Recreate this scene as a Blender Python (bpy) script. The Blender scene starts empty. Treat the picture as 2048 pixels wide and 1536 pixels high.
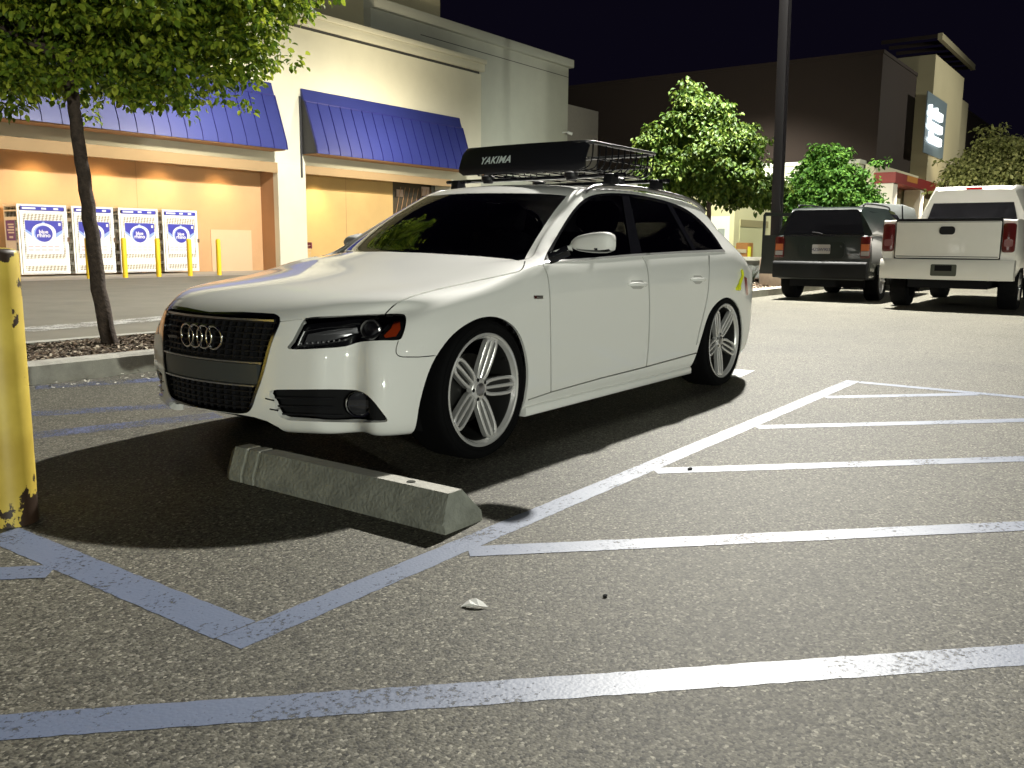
import bpy, bmesh, math, random
import numpy as np
from mathutils import Vector, Matrix
from mathutils.bvhtree import BVHTree
from mathutils.geometry import tessellate_polygon
R = math.radians
scene = bpy.context.scene
COL = scene.collection
V = Vector

# ------------------------------------------------------------------ camera
CAM = V((0, 0, 1.0)); YAW, PITCH, ROLL = R(35.99), R(8.935), R(0.4516); FPX = 1771.0
_f = V((math.cos(YAW)*math.cos(PITCH), math.sin(YAW)*math.cos(PITCH), -math.sin(PITCH)))
_r0 = V((math.sin(YAW), -math.cos(YAW), 0)); _u0 = _r0.cross(_f)
_r = _r0*math.cos(ROLL) + _u0*math.sin(ROLL); _u = _u0*math.cos(ROLL) - _r0*math.sin(ROLL)
cd = bpy.data.cameras.new('camera'); cam = bpy.data.objects.new('camera', cd); COL.objects.link(cam)
cam.matrix_world = Matrix(((_r.x, _u.x, -_f.x, CAM.x), (_r.y, _u.y, -_f.y, CAM.y), (_r.z, _u.z, -_f.z, CAM.z), (0, 0, 0, 1)))
cd.sensor_width = 36.0; cd.lens = FPX/2048*36; cd.clip_end = 500; cd.clip_start = 0.05
scene.camera = cam

def ray(px, py): return (_f + _r*((px-1024)/FPX) - _u*((py-768)/FPX))
def proj(p):
    d = V(p) - CAM; z = d.dot(_f); return (1024 + FPX*d.dot(_r)/z, 768 - FPX*d.dot(_u)/z)
def on_z(px, py, z=0.0): d = ray(px, py); return CAM + d*((z-CAM.z)/d.z)
def on_y(px, py, y): d = ray(px, py); return CAM + d*(y/d.y)
def on_x(px, py, x): d = ray(px, py); return CAM + d*(x/d.x)

# ------------------------------------------------------------------ world (night sky) and lamps
world = bpy.data.worlds.new('World'); scene.world = world; world.use_nodes = True
wn = world.node_tree.nodes; wl = world.node_tree.links
bg = wn['Background']; sky = wn.new('ShaderNodeTexSky'); sky.sky_type = 'NISHITA'; sky.sun_disc = False
sky.sun_elevation = R(-9); sky.sun_rotation = R(200)
mixw = wn.new('ShaderNodeMix'); mixw.data_type = 'RGBA'; mixw.blend_type = 'ADD'; mixw.inputs[0].default_value = 1
wl.new(sky.outputs[0], mixw.inputs[6]); mixw.inputs[7].default_value = (0.055, 0.043, 0.115, 1)
wl.new(mixw.outputs[2], bg.inputs[0]); bg.inputs[1].default_value = 0.05
scene.view_settings.view_transform = 'Standard'; scene.view_settings.look = 'None'
scene.view_settings.exposure = 0.0; scene.view_settings.gamma = 1.0
scene.cycles.max_bounces = 6; scene.cycles.transparent_max_bounces = 12
scene.cycles.caustics_reflective = False; scene.cycles.caustics_refractive = False
scene.cycles.sample_clamp_indirect = 4.0

def lamp(name, kind, loc, power, color, **kw):
    d = bpy.data.lights.new(name, kind); o = bpy.data.objects.new(name, d); COL.objects.link(o)
    o.location = loc; d.energy = power; d.color = color
    for k, v in kw.items():
        if k == 'aim': o.rotation_euler = (V(v)-V(loc)).to_track_quat('-Z', 'Y').to_euler()
        else: setattr(d, k, v)
    return o
POLE = V((19.62, 7.0, 0)); LAMP_H = 12.6
COOL = (1, .97, .88); WARM = (1, .62, .30)
lamp('pole_light', 'SPOT', POLE+V((-.9,-.2,LAMP_H)), 51000, COOL, spot_size=R(165), spot_blend=.3, shadow_soft_size=.25, aim=(18,6.2,0))
# added fill lamp set low, then unseen lot lamps for glints, behind the camera
lamp('low_fill_light', 'SPOT', (-17,-36,2.9), 36000, (.96,1,.86), spot_size=R(120), spot_blend=.4, shadow_soft_size=.3, aim=(3,3,1))
for i, (x, y, z, p) in enumerate(((-38, -14, 9, 900), (-30, -30, 10, 500), (-6, -42, 10, 700), (14, -40, 9, 500), (-44, 6, 9, 700), (-22, -8, 8, 120), (4, -26, 8, 160), (-26, -18, 11, 260), (-14, -24, 10, 220), (-48, -30, 11, 500), (-20, -52, 11, 500), (-9, -15, 9, 60))):
    lamp('lot_light', 'SPOT', (x, y, z), p, (1, 1, .9), spot_size=R(120), spot_blend=.4, shadow_soft_size=.07, aim=(3, 3, 1))
for x in (3.0, 5.0, 7.0, 9.0, 11.0, 13.0, 15.0, 17.0, 19.2): lamp('soffit_light', 'SPOT', (x, 25.80, 3.72), 285, (1, .65, .29), spot_size=R(118), spot_blend=1, shadow_soft_size=.15, aim=(x, 26.2, 0))
lamp('soffit_light', 'SPOT', (23.6, 25.86, 3.74), 360, (1, .74, .32), spot_size=R(100), spot_blend=1, shadow_soft_size=.15, aim=(23.6, 26.2, 0))
for x in (17, 25.2): lamp('facade_light', 'SPOT', (x, 21.5, 5.2), 1500, (1, .88, .62), spot_size=R(130), spot_blend=1, shadow_soft_size=.15, aim=(x, 25.6, 6.6))
lamp('wing_light', 'SPOT', (36, 22, 5), 380, (.85, .95, .9), spot_size=R(120), spot_blend=1, shadow_soft_size=.15, aim=(36.5, 26.8, 6))
lamp('kiosk_light', 'SPOT', (31, 12, 6), 3200, (1, 1, .78), spot_size=R(130), spot_blend=.6, shadow_soft_size=.2, aim=(37, 16, 1))
lamp('annex_light', 'SPOT', (41, 18, 6.5), 4500, (1, 1, .85), spot_size=R(120), spot_blend=.6, shadow_soft_size=.2, aim=(46, 18, 1.5))
for x in (47, 52.5): lamp('column_light', 'SPOT', (x, 10.3, 3.9), 500, (1, .85, .7), spot_size=R(140), spot_blend=.6, shadow_soft_size=.1, aim=(x, 10.9, 1))
lamp('tower_light', 'SPOT', (57, 8.5, 4.6), 260, (1, .88, .6), spot_size=R(110), spot_blend=.8, shadow_soft_size=.2, aim=(58, 11.6, 8))
lamp('lot_light', 'SPOT', (56,-4,11), 7000, (1,1,.85), spot_size=R(110), spot_blend=.5, shadow_soft_size=.3, aim=(56,8,2))


# ------------------------------------------------------------------ materials
def nodes(m): m.use_nodes = True; return m.node_tree.nodes, m.node_tree.links, m.node_tree.nodes['Principled BSDF']
def pm(name, col, rough=0.5, metal=0.0, coat=0.0, emit=0.0, var=0.0, scale=8.0, bump=0.0, bscale=None, spec=0.5, ecol=None):
    m = bpy.data.materials.new(name); n, l, b = nodes(m)
    b.inputs['Base Color'].default_value = (*col, 1); b.inputs['Roughness'].default_value = rough
    b.inputs['Metallic'].default_value = metal; b.inputs['Coat Weight'].default_value = coat
    b.inputs['Coat Roughness'].default_value = 0.03; b.inputs['Specular IOR Level'].default_value = spec
    if emit: b.inputs['Emission Color'].default_value = (*(ecol or col), 1); b.inputs['Emission Strength'].default_value = emit
    if var or bump:
        tc = n.new('ShaderNodeTexCoord'); nz = n.new('ShaderNodeTexNoise'); nz.inputs['Scale'].default_value = scale
        nz.inputs['Detail'].default_value = 8; nz.inputs['Roughness'].default_value = 0.65; l.new(tc.outputs['Object'], nz.inputs['Vector'])
        if var:
            mr = n.new('ShaderNodeMapRange'); mr.inputs[1].default_value = .25; mr.inputs[2].default_value = .75
            mr.inputs[3].default_value = 1-var; mr.inputs[4].default_value = 1+var*.6; l.new(nz.outputs[0], mr.inputs[0])
            mx = n.new('ShaderNodeMix'); mx.data_type = 'RGBA'; mx.blend_type = 'MULTIPLY'; mx.inputs[0].default_value = 1
            mx.inputs[6].default_value = (*col, 1); l.new(mr.outputs[0], mx.inputs[7]); l.new(mx.outputs[2], b.inputs['Base Color'])
        if bump:
            nb = nz
            if bscale:
                nb = n.new('ShaderNodeTexNoise'); nb.inputs['Scale'].default_value = bscale; nb.inputs['Detail'].default_value = 4
                l.new(tc.outputs['Object'], nb.inputs['Vector'])
            bp = n.new('ShaderNodeBump'); bp.inputs['Strength'].default_value = bump; bp.inputs['Distance'].default_value = .01
            l.new(nb.outputs[0], bp.inputs['Height']); l.new(bp.outputs[0], b.inputs['Normal'])
    return m
def glassm(name, tint, refl=1.0, rough=0.0, ior=1.5):
    m = bpy.data.materials.new(name); m.use_nodes = True; n = m.node_tree.nodes; l = m.node_tree.links
    n.remove(n['Principled BSDF']); out = n['Material Output']
    t = n.new('ShaderNodeBsdfTransparent'); t.inputs[0].default_value = (*tint, 1)
    g = n.new('ShaderNodeBsdfGlossy'); g.inputs['Roughness'].default_value = rough; g.inputs[0].default_value = (refl, refl, refl, 1)
    fr = n.new('ShaderNodeFresnel'); fr.inputs[0].default_value = ior
    mx = n.new('ShaderNodeMixShader'); l.new(fr.outputs[0], mx.inputs[0]); l.new(t.outputs[0], mx.inputs[1]); l.new(g.outputs[0], mx.inputs[2])
    l.new(mx.outputs[0], out.inputs[0]); return m
M = {}
M['paint'] = pm('white_paint', (.80, .80, .775), .55, 0, 1.0, spec=.25)
M['dark'] = pm('dark_liner', (.006, .006, .007), .85, spec=.2)
M['black_plastic'] = pm('black_plastic', (.007, .007, .009), .5, spec=.3)
M['gloss_black'] = pm('gloss_black', (.008, .008, .01), .12, 0, .6)
M['chrome'] = pm('chrome', (.75, .75, .75), .12, 1)
M['satin'] = pm('satin_metal', (.55, .55, .56), .28, 1)
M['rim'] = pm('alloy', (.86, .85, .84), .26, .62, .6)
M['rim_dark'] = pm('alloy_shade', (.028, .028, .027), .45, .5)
M['rubber'] = pm('rubber', (.003, .003, .0035), .85, spec=.12, var=.3, scale=30)
M['disc'] = pm('brake_disc', (.05, .048, .045), .45, 1)
M['dark_chrome'] = pm('dark_chrome', (.16, .16, .16), .16, 1)
M['glass_tint'] = glassm('tinted_glass', (.05, .05, .055), 1.0)
M['glass_rear'] = glassm('rear_glass', (.40, .40, .42), .9)
M['glass_ws'] = glassm('windscreen_glass', (.62, .63, .63), 1.0, ior=1.62)
M['lens'] = glassm('lens_glass', (.75, .75, .75), .9)
M['amber'] = pm('amber_reflector', (.42, .045, .008), .25, 0, .8)
M['red_lens'] = pm('red_lens', (.35, .01, .012), .15, 0, 1)
M['red_dark'] = pm('dark_red_lens', (.09, .008, .008), .15, 0, 1)
M['clear_lens'] = pm('clear_lens', (.35, .33, .33), .15, 0, 1)
M['seat'] = pm('seat_leather', (.045, .045, .048), .6)
M['grey_cloth'] = pm('grey_cloth', (.28, .28, .28), .8)
M['white_mark'] = pm('white_lettering', (.62, .70, .68), .5)
M['hood_dirt'] = M['paint']

# ------------------------------------------------------------------ mesh helpers
def tag(o, label=None, cat=None, group=None, kind=None):
    if label: o['label'] = label
    if cat: o['category'] = cat
    if group: o['group'] = group
    if kind: o['kind'] = kind
    return o
def empty(name, loc=(0, 0, 0), rz=0.0, label=None, cat=None, group=None):
    o = bpy.data.objects.new(name, None); COL.objects.link(o); o.location = loc; o.rotation_euler = (0, 0, rz)
    o.empty_display_size = .2
    return tag(o, label, cat, group)
def link(name, me, mats, parent=None, loc=None):
    for m in (mats if isinstance(mats, (list, tuple)) else [mats]): me.materials.append(m)
    o = bpy.data.objects.new(name, me); COL.objects.link(o)
    if parent is not None: o.parent = parent
    if loc is not None: o.location = loc
    return o
def cr(pts, n=6, closed=False):
    """smooth Catmull-Rom curve through points"""
    P = [V(p) for p in pts]; out = []; N = len(P)
    rng = range(N if closed else N-1)
    for i in rng:
        if closed: p0, p1, p2, p3 = P[(i-1) % N], P[i], P[(i+1) % N], P[(i+2) % N]
        else: p0, p1, p2, p3 = P[max(i-1, 0)], P[i], P[i+1], P[min(i+2, N-1)]
        for k in range(n):
            t = k/n
            out.append(.5*((2*p1) + (-p0+p2)*t + (2*p0-5*p1+4*p2-p3)*t*t + (-p0+3*p1-3*p2+p3)*t**3))
    if not closed: out.append(P[-1].copy())
    return out
class MB:
    def __init__(s): s.v = []; s.f = []; s.mi = []; s.cm = 0
    def add(s, vs, fs):
        o = len(s.v); s.v += [tuple(v) for v in vs]; s.f += [tuple(i+o for i in f) for f in fs]; s.mi += [s.cm]*len(fs); return s
    def mat(s, i): s.cm = i; return s
    def box(s, x0, x1, y0, y1, z0, z1, m=None):
        c = [(x, y, z) for z in (z0, z1) for y in (y0, y1) for x in (x0, x1)]
        if m is not None: c = [m @ V(p) for p in c]
        return s.add(c, [(0, 2, 3, 1), (4, 5, 7, 6), (0, 1, 5, 4), (2, 6, 7, 3), (0, 4, 6, 2), (1, 3, 7, 5)])
    def rbox(s, x0, x1, y0, y1, z0, z1, r=.02, n=3, ax='z', m=None):
        """box with rounded edges around one axis"""
        def rr(a0, a1, b0, b1):
            q = []
            for cx, cy, a in ((a1-r, b1-r, 0), (a0+r, b1-r, 90), (a0+r, b0+r, 180), (a1-r, b0+r, 270)):
                for k in range(n+1):
                    t = R(a+90*k/n); q.append((cx+r*math.cos(t), cy+r*math.sin(t)))
            return q
        if ax == 'z': s.prism([(a, b) for a, b in rr(x0, x1, y0, y1)], z0, z1, 'z', m)
        elif ax == 'y': s.prism(rr(x0, x1, z0, z1), y0, y1, 'y', m)
        else: s.prism(rr(y0, y1, z0, z1), x0, x1, 'x', m)
        return s
    def prism(s, poly, a0, a1, ax='z', m=None):
        def P(u, v, a):
            p = {'z': (u, v, a), 'y': (u, a, v), 'x': (a, u, v)}[ax]
            return m @ V(p) if m is not None else p
        n = len(poly); vs = [P(u, v, a0) for u, v in poly] + [P(u, v, a1) for u, v in poly]
        fs = [(i, (i+1) % n, (i+1) % n+n, i+n) for i in range(n)]
        tri = tessellate_polygon([[V((u, v, 0)) for u, v in poly]])
        fs += [tuple(t) for t in tri] + [tuple(i+n for i in t) for t in tri]
        return s.add(vs, fs)
    def tube(s, pts, r, n=8, cap=True, sx=1.0, up=None):
        """tube along points; r number or list; sx squashes the section sideways"""
        P = [V(p) for p in pts]; N = len(P); rs = r if isinstance(r, (list, tuple)) else [r]*N
        vs = []; ref = V(up) if up else None
        for i, p in enumerate(P):
            d = (P[min(i+1, N-1)] - P[max(i-1, 0)]).normalized()
            if up: a = d.cross(V(up)).normalized(); b = a.cross(d)
            else:
                if ref is None: ref = V((0, 0, 1)) if abs(d.z) < .9 else V((1, 0, 0))
                a = d.cross(ref).normalized(); b = a.cross(d).normalized(); ref = b
            for k in range(n):
                t = 2*math.pi*k/n; vs.append(p + a*math.cos(t)*rs[i]*sx + b*math.sin(t)*rs[i])
        fs = [(i*n+k, i*n+(k+1) % n, (i+1)*n+(k+1) % n, (i+1)*n+k) for i in range(N-1) for k in range(n)]
        if cap: fs += [tuple(range(n-1, -1, -1)), tuple((N-1)*n+k for k in range(n))]
        return s.add(vs, fs)
    def lathe(s, prof, n=32, ax='z', c=(0, 0, 0), closed=False):
        vs = []; m = len(prof)
        for k in range(n):
            t = 2*math.pi*k/n; ct, st = math.cos(t), math.sin(t)
            for r, h in prof:
                p = {'z': (r*ct, r*st, h), 'y': (r*ct, h, r*st), 'x': (h, r*ct, r*st)}[ax]
                vs.append((p[0]+c[0], p[1]+c[1], p[2]+c[2]))
        mm = m if closed else m-1
        fs = [(k*m+i, k*m+(i+1) % m, ((k+1) % n)*m+(i+1) % m, ((k+1) % n)*m+i) for k in range(n) for i in range(mm)]
        return s.add(vs, fs)
    def ball(s, c, r, n=12, sc=(1, 1, 1)):
        pr = [(math.sin(math.pi*i/n), -math.cos(math.pi*i/n)) for i in range(n+1)]
        o = len(s.v); s.lathe([(a*r, b*r) for a, b in pr], n*2)
        for i in range(o, len(s.v)):
            v = s.v[i]; s.v[i] = (v[0]*sc[0]+c[0], v[1]*sc[1]+c[1], v[2]*sc[2]+c[2])
        return s
    def mesh(s, name, smooth=None, bevel=0.0, weld=True):
        me = bpy.data.meshes.new(name); me.from_pydata(s.v, [], s.f)
        for p, k in zip(me.polygons, s.mi): p.material_index = k
        bm = bmesh.new(); bm.from_mesh(me)
        if weld: bmesh.ops.remove_doubles(bm, verts=bm.verts, dist=1e-5)
        bmesh.ops.recalc_face_normals(bm, faces=bm.faces)
        if bevel:
            ed = [e for e in bm.edges if len(e.link_faces) == 2 and e.calc_face_angle(0) > .6]
            bmesh.ops.bevel(bm, geom=ed, offset=bevel, segments=2, affect='EDGES', profile=.5, clamp_overlap=True)
        bm.to_mesh(me); bm.free()
        if smooth is not None:
            me.polygons.foreach_set('use_smooth', [True]*len(me.polygons)); me.set_sharp_from_angle(angle=R(smooth))
        return me
    def build(s, name, mats, parent=None, loc=None, smooth=35, bevel=0.0):
        return link(name, s.mesh(name, smooth, bevel), mats, parent, loc)
def text_mesh(body, size, extrude=.002, shear=0.0, align='CENTER', offset=0.0, spacing=1.0):
    cu = bpy.data.curves.new('lettering', 'FONT'); cu.body = body; cu.size = size; cu.extrude = extrude; cu.shear = shear
    cu.align_x = align; cu.align_y = 'CENTER'; cu.offset = offset; cu.resolution_u = 3; cu.space_character = spacing
    o = bpy.data.objects.new('lettering', cu); COL.objects.link(o)
    dg = bpy.context.evaluated_depsgraph_get(); me = bpy.data.meshes.new_from_object(o.evaluated_get(dg))
    bpy.data.objects.remove(o); return me
def copy_tree(o, parent=None):
    c = o.copy(); COL.objects.link(c)
    if parent is not None: c.parent = parent
    for ch in [x for x in o.children]: copy_tree(ch, c)
    return c
# ------------------------------------------------------------------ the white wagon
CO = V((3.224, 3.385, 0))          # car origin: below the front axle; local x runs to the rear, the driver's side is -y
car = empty('station_wagon', CO, 0, 'white lowered estate car with tinted windows and silver five-spoke wheels', 'car')
def cage():
    T = {}
    low = dict(   # x : rows 0..7 (y, z)
        a=[(.80, .17), (.868, .19), (.893, .26), (.902, .38), (.906, .52), (.910, .66)])
    def col(x, r6, r7, up, y0=0.0, xs=None):
        rows = [(x, y-y0, z) for y, z in low['a']] + [(x, r6[0], r6[1]), (x, r7[0], r7[1])]
        return rows + up
    C = []
    C.append([(-.56, .74, .19), (-.60, .775, .205), (-.625, .79, .27), (-.625, .79, .36), (-.615, .785, .46), (-.60, .775, .55), (-.57, .76, .62), (-.53, .745, .668), (-.48, .725, .705),
              (-.56, .665, .708), (-.625, .60, .708), (-.69, .53, .705), (-.745, .45, .699), (-.795, .33, .695), (-.83, .17, .695), (-.84, 0, .695)])
    C.append([(-.42, .79, .18), (-.43, .85, .20), (-.44, .868, .27), (-.44, .874, .36), (-.43, .874, .46), (-.42, .870, .55), (-.40, .858, .63), (-.38, .838, .69), (-.35, .81, .73),
              (-.43, .745, .752), (-.50, .665, .763), (-.56, .575, .768), (-.61, .48, .768), (-.66, .34, .768), (-.69, .17, .770), (-.70, 0, .771)])
    C.append([(-.2, .80, .17), (-.2, .87, .19), (-.2, .895, .27), (-.2, .902, .36), (-.2, .903, .46), (-.2, .901, .57), (-.2, .890, .67), (-.2, .866, .73), (-.19, .835, .765),
              (-.24, .775, .788), (-.28, .70, .798), (-.32, .61, .803), (-.36, .50, .808), (-.40, .36, .816), (-.43, .18, .823), (-.44, 0, .826)])
    C.append(col(0, (.903, .71), (.884, .765), [(0, .85, .80), (0, .795, .82), (-.02, .72, .832), (-.04, .63, .84), (-.06, .52, .85), (-.08, .37, .862), (-.1, .18, .871), (-.1, 0, .874)]))
    C.append(col(.22, (.908, .735), (.892, .798), [(.22, .86, .846), (.22, .812, .867), (.21, .745, .88), (.19, .655, .888), (.17, .54, .897), (.14, .38, .907), (.11, .19, .915), (.1, 0, .917)]))
    C.append(col(.42, (.911, .752), (.898, .822), [(.42, .867, .884), (.43, .838, .905), (.43, .785, .916), (.43, .73, .922), (.44, .66, .928), (.33, .42, .943), (.27, .2, .951), (.25, 0, .953)]))
    C.append(col(.56, (.912, .758), (.90, .828), [(.56, .868, .896), (.56, .846, .916), (.56, .80, .928), (.56, .75, .938), (.575, .70, .944), (.43, .43, .970), (.36, .2, .982), (.34, 0, .985)]))
    C.append(col(.69, (.912, .762), (.90, .832), [(.69, .868, .902), (.69, .83, .935), (.69, .775, .975), (.69, .715, 1.008), (.70, .672, 1.02), (.58, .435, 1.06), (.52, .2, 1.074), (.50, 0, 1.078)]))
    C.append(col(.88, (.912, .766), (.90, .836), [(.88, .868, .908), (.88, .82, .97), (.88, .755, 1.048), (.88, .678, 1.115), (.90, .63, 1.135), (.80, .425, 1.182), (.75, .2, 1.198), (.73, 0, 1.203)]))
    C.append(col(1.10, (.912, .770), (.90, .840), [(1.1, .868, .914), (1.1, .807, 1.01), (1.1, .735, 1.12), (1.1, .655, 1.212), (1.1, .592, 1.246), (1.03, .41, 1.287), (.99, .2, 1.303), (.97, 0, 1.308)]))
    C.append(col(1.27, (.912, .773), (.90, .843), [(1.27, .868, .918), (1.27, .80, 1.03), (1.27, .722, 1.158), (1.27, .648, 1.262), (1.26, .570, 1.308), (1.22, .41, 1.338), (1.19, .2, 1.352), (1.18, 0, 1.356)]))
    C.append(col(1.55, (.912, .777), (.90, .847), [(1.55, .868, .923), (1.55, .798, 1.04), (1.55, .718, 1.175), (1.55, .642, 1.292), (1.55, .578, 1.338), (1.55, .41, 1.362), (1.55, .2, 1.376), (1.55, 0, 1.38)]))
    C.append(col(1.95, (.912, .783), (.90, .852), [(1.95, .868, .93), (1.95, .798, 1.045), (1.95, .718, 1.178), (1.95, .642, 1.296), (1.95, .58, 1.343), (1.95, .41, 1.37), (1.95, .2, 1.385), (1.95, 0, 1.389)]))
    C.append(col(2.35, (.911, .79), (.90, .857), [(2.35, .868, .937), (2.35, .80, 1.045), (2.35, .718, 1.168), (2.35, .640, 1.283), (2.35, .577, 1.337), (2.35, .41, 1.370), (2.35, .2, 1.386), (2.35, 0, 1.390)]))
    C.append(col(2.70, (.910, .796), (.90, .863), [(2.70, .868, .944), (2.70, .80, 1.035), (2.70, .722, 1.135), (2.70, .650, 1.245), (2.70, .580, 1.315), (2.70, .41, 1.358), (2.70, .2, 1.377), (2.70, 0, 1.383)], .0))
    C.append(col(3.0, (.902, .80), (.89, .868), [(3.0, .86, .95), (3.0, .80, 1.015), (2.98, .73, 1.102), (2.96, .662, 1.185), (2.96, .592, 1.27), (3.02, .42, 1.33), (3.06, .2, 1.355), (3.08, 0, 1.362)], .006))
    C.append(col(3.24, (.872, .805), (.862, .872), [(3.22, .820, .942), (3.20, .775, .995), (3.17, .727, 1.05), (3.14, .672, 1.105), (3.15, .60, 1.18), (3.26, .42, 1.265), (3.32, .2, 1.305), (3.34, 0, 1.315)], .032))
    C.append([(3.40, .72, .20), (3.43, .79, .225), (3.46, .81, .28), (3.47, .825, .38), (3.47, .83, .52), (3.46, .832, .66), (3.45, .828, .80), (3.40, .800, .868), (3.35, .765, .93),
              (3.33, .735, .965), (3.31, .70, 1.0), (3.29, .655, 1.04), (3.31, .59, 1.065), (3.38, .41, 1.12), (3.43, .2, 1.145), (3.45, 0, 1.15)])
    C.append([(3.50, .62, .21), (3.56, .68, .24), (3.60, .70, .30), (3.62, .715, .40), (3.62, .72, .52), (3.60, .725, .66), (3.56, .728, .79), (3.52, .722, .86), (3.49, .705, .91),
              (3.47, .68, .93), (3.47, .645, .945), (3.47, .60, .955), (3.48, .53, .965), (3.52, .40, .975), (3.56, .2, .98), (3.57, 0, .98)])
    return C
def build_body():
    C = cage(); NC = len(C); NR = 16
    verts = []; idx = {}
    def vid(k, p):
        if k not in idx: idx[k] = len(verts); verts.append(V((p[0], -p[1], p[2])))
        return idx[k]
    faces = []; keyed = {}
    for c in range(NC):
        for r in range(NR): vid(('s', c, r), C[c][r])
    for c in range(NC-1):
        for r in range(NR-1): faces.append((idx['s', c, r], idx['s', c+1, r], idx['s', c+1, r+1], idx['s', c, r+1]))
    # front face: columns across (k = row index 8..15 of column 0), levels 0..8
    ztop = [C[0][k] for k in range(8, 16)]
    fx = {0: .045, 1: -.02, 2: -.062, 3: -.07, 4: -.065, 5: -.055, 6: -.038, 7: -.02}
    for k in range(1, 8):
        t = ztop[k]
        for lv in range(8):
            z = C[0][lv][2]; y = t[1]*(1.02 if lv > 2 else 1.0); w = k/7
            xx = t[0] + fx[lv]*(.75+.25*w) - (.0 if k > 3 else 0)
            if 1 <= lv <= 5 and k in (1, 2, 3): xx -= (.012, .022, .014)[k-1]
            if lv >= 1 and k in (2, 3, 4): xx -= {2: .03, 3: .02, 4: .012}[k]*(1 if lv < 7 else .5)
            vid(('f', k, lv), (xx, y, z + (.0 if lv else .0)))
    def F(k, lv): return idx['s', 0, lv] if k == 0 else (idx['s', 0, 8+k] if lv == 8 else idx['f', k, lv])
    for k in range(7):
        for lv in range(8): faces.append((F(k, lv), F(k, lv+1), F(k+1, lv+1), F(k+1, lv)))
    E_ = NC-1; rt = [C[E_][k] for k in range(8, 16)]
    rx = {0: .03, 1: .10, 2: .14, 3: .16, 4: .155, 5: .12, 6: .07, 7: .03}
    for k in range(1, 8):
        for lv in range(8): vid(('r', k, lv), (rt[k][0]+rx[lv], rt[k][1], C[E_][lv][2]))
    def G(k, lv): return idx['s', E_, lv] if k == 0 else (idx['s', E_, 8+k] if lv == 8 else idx['r', k, lv])
    for k in range(7):
        for lv in range(8): faces.append((G(k, lv), G(k+1, lv), G(k+1, lv+1), G(k, lv+1)))
    # mirror into a full body so that the centre line stays smooth
    n = len(verts); mir = []
    for i in range(n):
        if abs(verts[i].y) < 1e-6: mir.append(i)
        else: mir.append(len(verts)); verts.append(V((verts[i].x, -verts[i].y, verts[i].z)))
    faces += [tuple(mir[i] for i in reversed(f)) for f in list(faces)]
    targ = [v.copy() for v in verts]; cur = [v.copy() for v in verts]
    me = bpy.data.meshes.new('body_cage'); me.from_pydata([tuple(v) for v in cur], [], faces)
    ob = bpy.data.objects.new('body_cage', me); COL.objects.link(ob)
    crz = me.attributes.new('crease_edge', 'FLOAT', 'EDGE')
    rows6 = {idx['s', c, 6] for c in range(1, NC)}; rows6 |= {mir[i] for i in rows6}
    r12 = {idx['s', c, 12] for c in range(6, 12)}; r12 |= {mir[i] for i in r12}
    hd = {idx['s', c, 11] for c in range(1, 6)}; hd |= {mir[i] for i in hd}
    for e in me.edges:
        a, b = e.vertices
        if a in rows6 and b in rows6: crz.data[e.index].value = .45
        elif a in hd and b in hd: crz.data[e.index].value = .35
        elif a in r12 and b in r12: crz.data[e.index].value = .2
    md = ob.modifiers.new('s', 'SUBSURF'); md.levels = 1; md.render_levels = 1; md.boundary_smooth = 'PRESERVE_CORNERS'
    for it in range(4):
        dg = bpy.context.evaluated_depsgraph_get(); ev = ob.evaluated_get(dg); em = ev.to_mesh()
        for i in range(len(cur)):
            d = targ[i] - em.vertices[i].co; cur[i] += d*.8; me.vertices[i].co = cur[i]
        ev.to_mesh_clear(); me.update()
    md.levels = 3
    dg = bpy.context.evaluated_depsgraph_get(); out = bpy.data.meshes.new_from_object(ob.evaluated_get(dg))
    bpy.data.objects.remove(ob)
    return out
body_src = build_body()
bmF = bmesh.new(); bmF.from_mesh(body_src); bmesh.ops.recalc_face_normals(bmF, faces=bmF.faces)
BVH = BVHTree.FromBMesh(bmF)
def surf_x(y, z):      # front surface at (y, z)
    h = BVH.ray_cast(V((-3, y, z)), V((1, 0, 0))); return h[0].x if h[0] else -.8
def surf_px(px, py, off=0.0):     # point of the body seen at a photo pixel (driver's side), with its normal
    h = BVH.ray_cast(CAM-CO, ray(px, py).normalized())
    if h[0] is None: return None, None
    n = h[1] if h[1].dot(ray(px, py)) < 0 else -h[1]
    return h[0] + n*off, n
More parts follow.
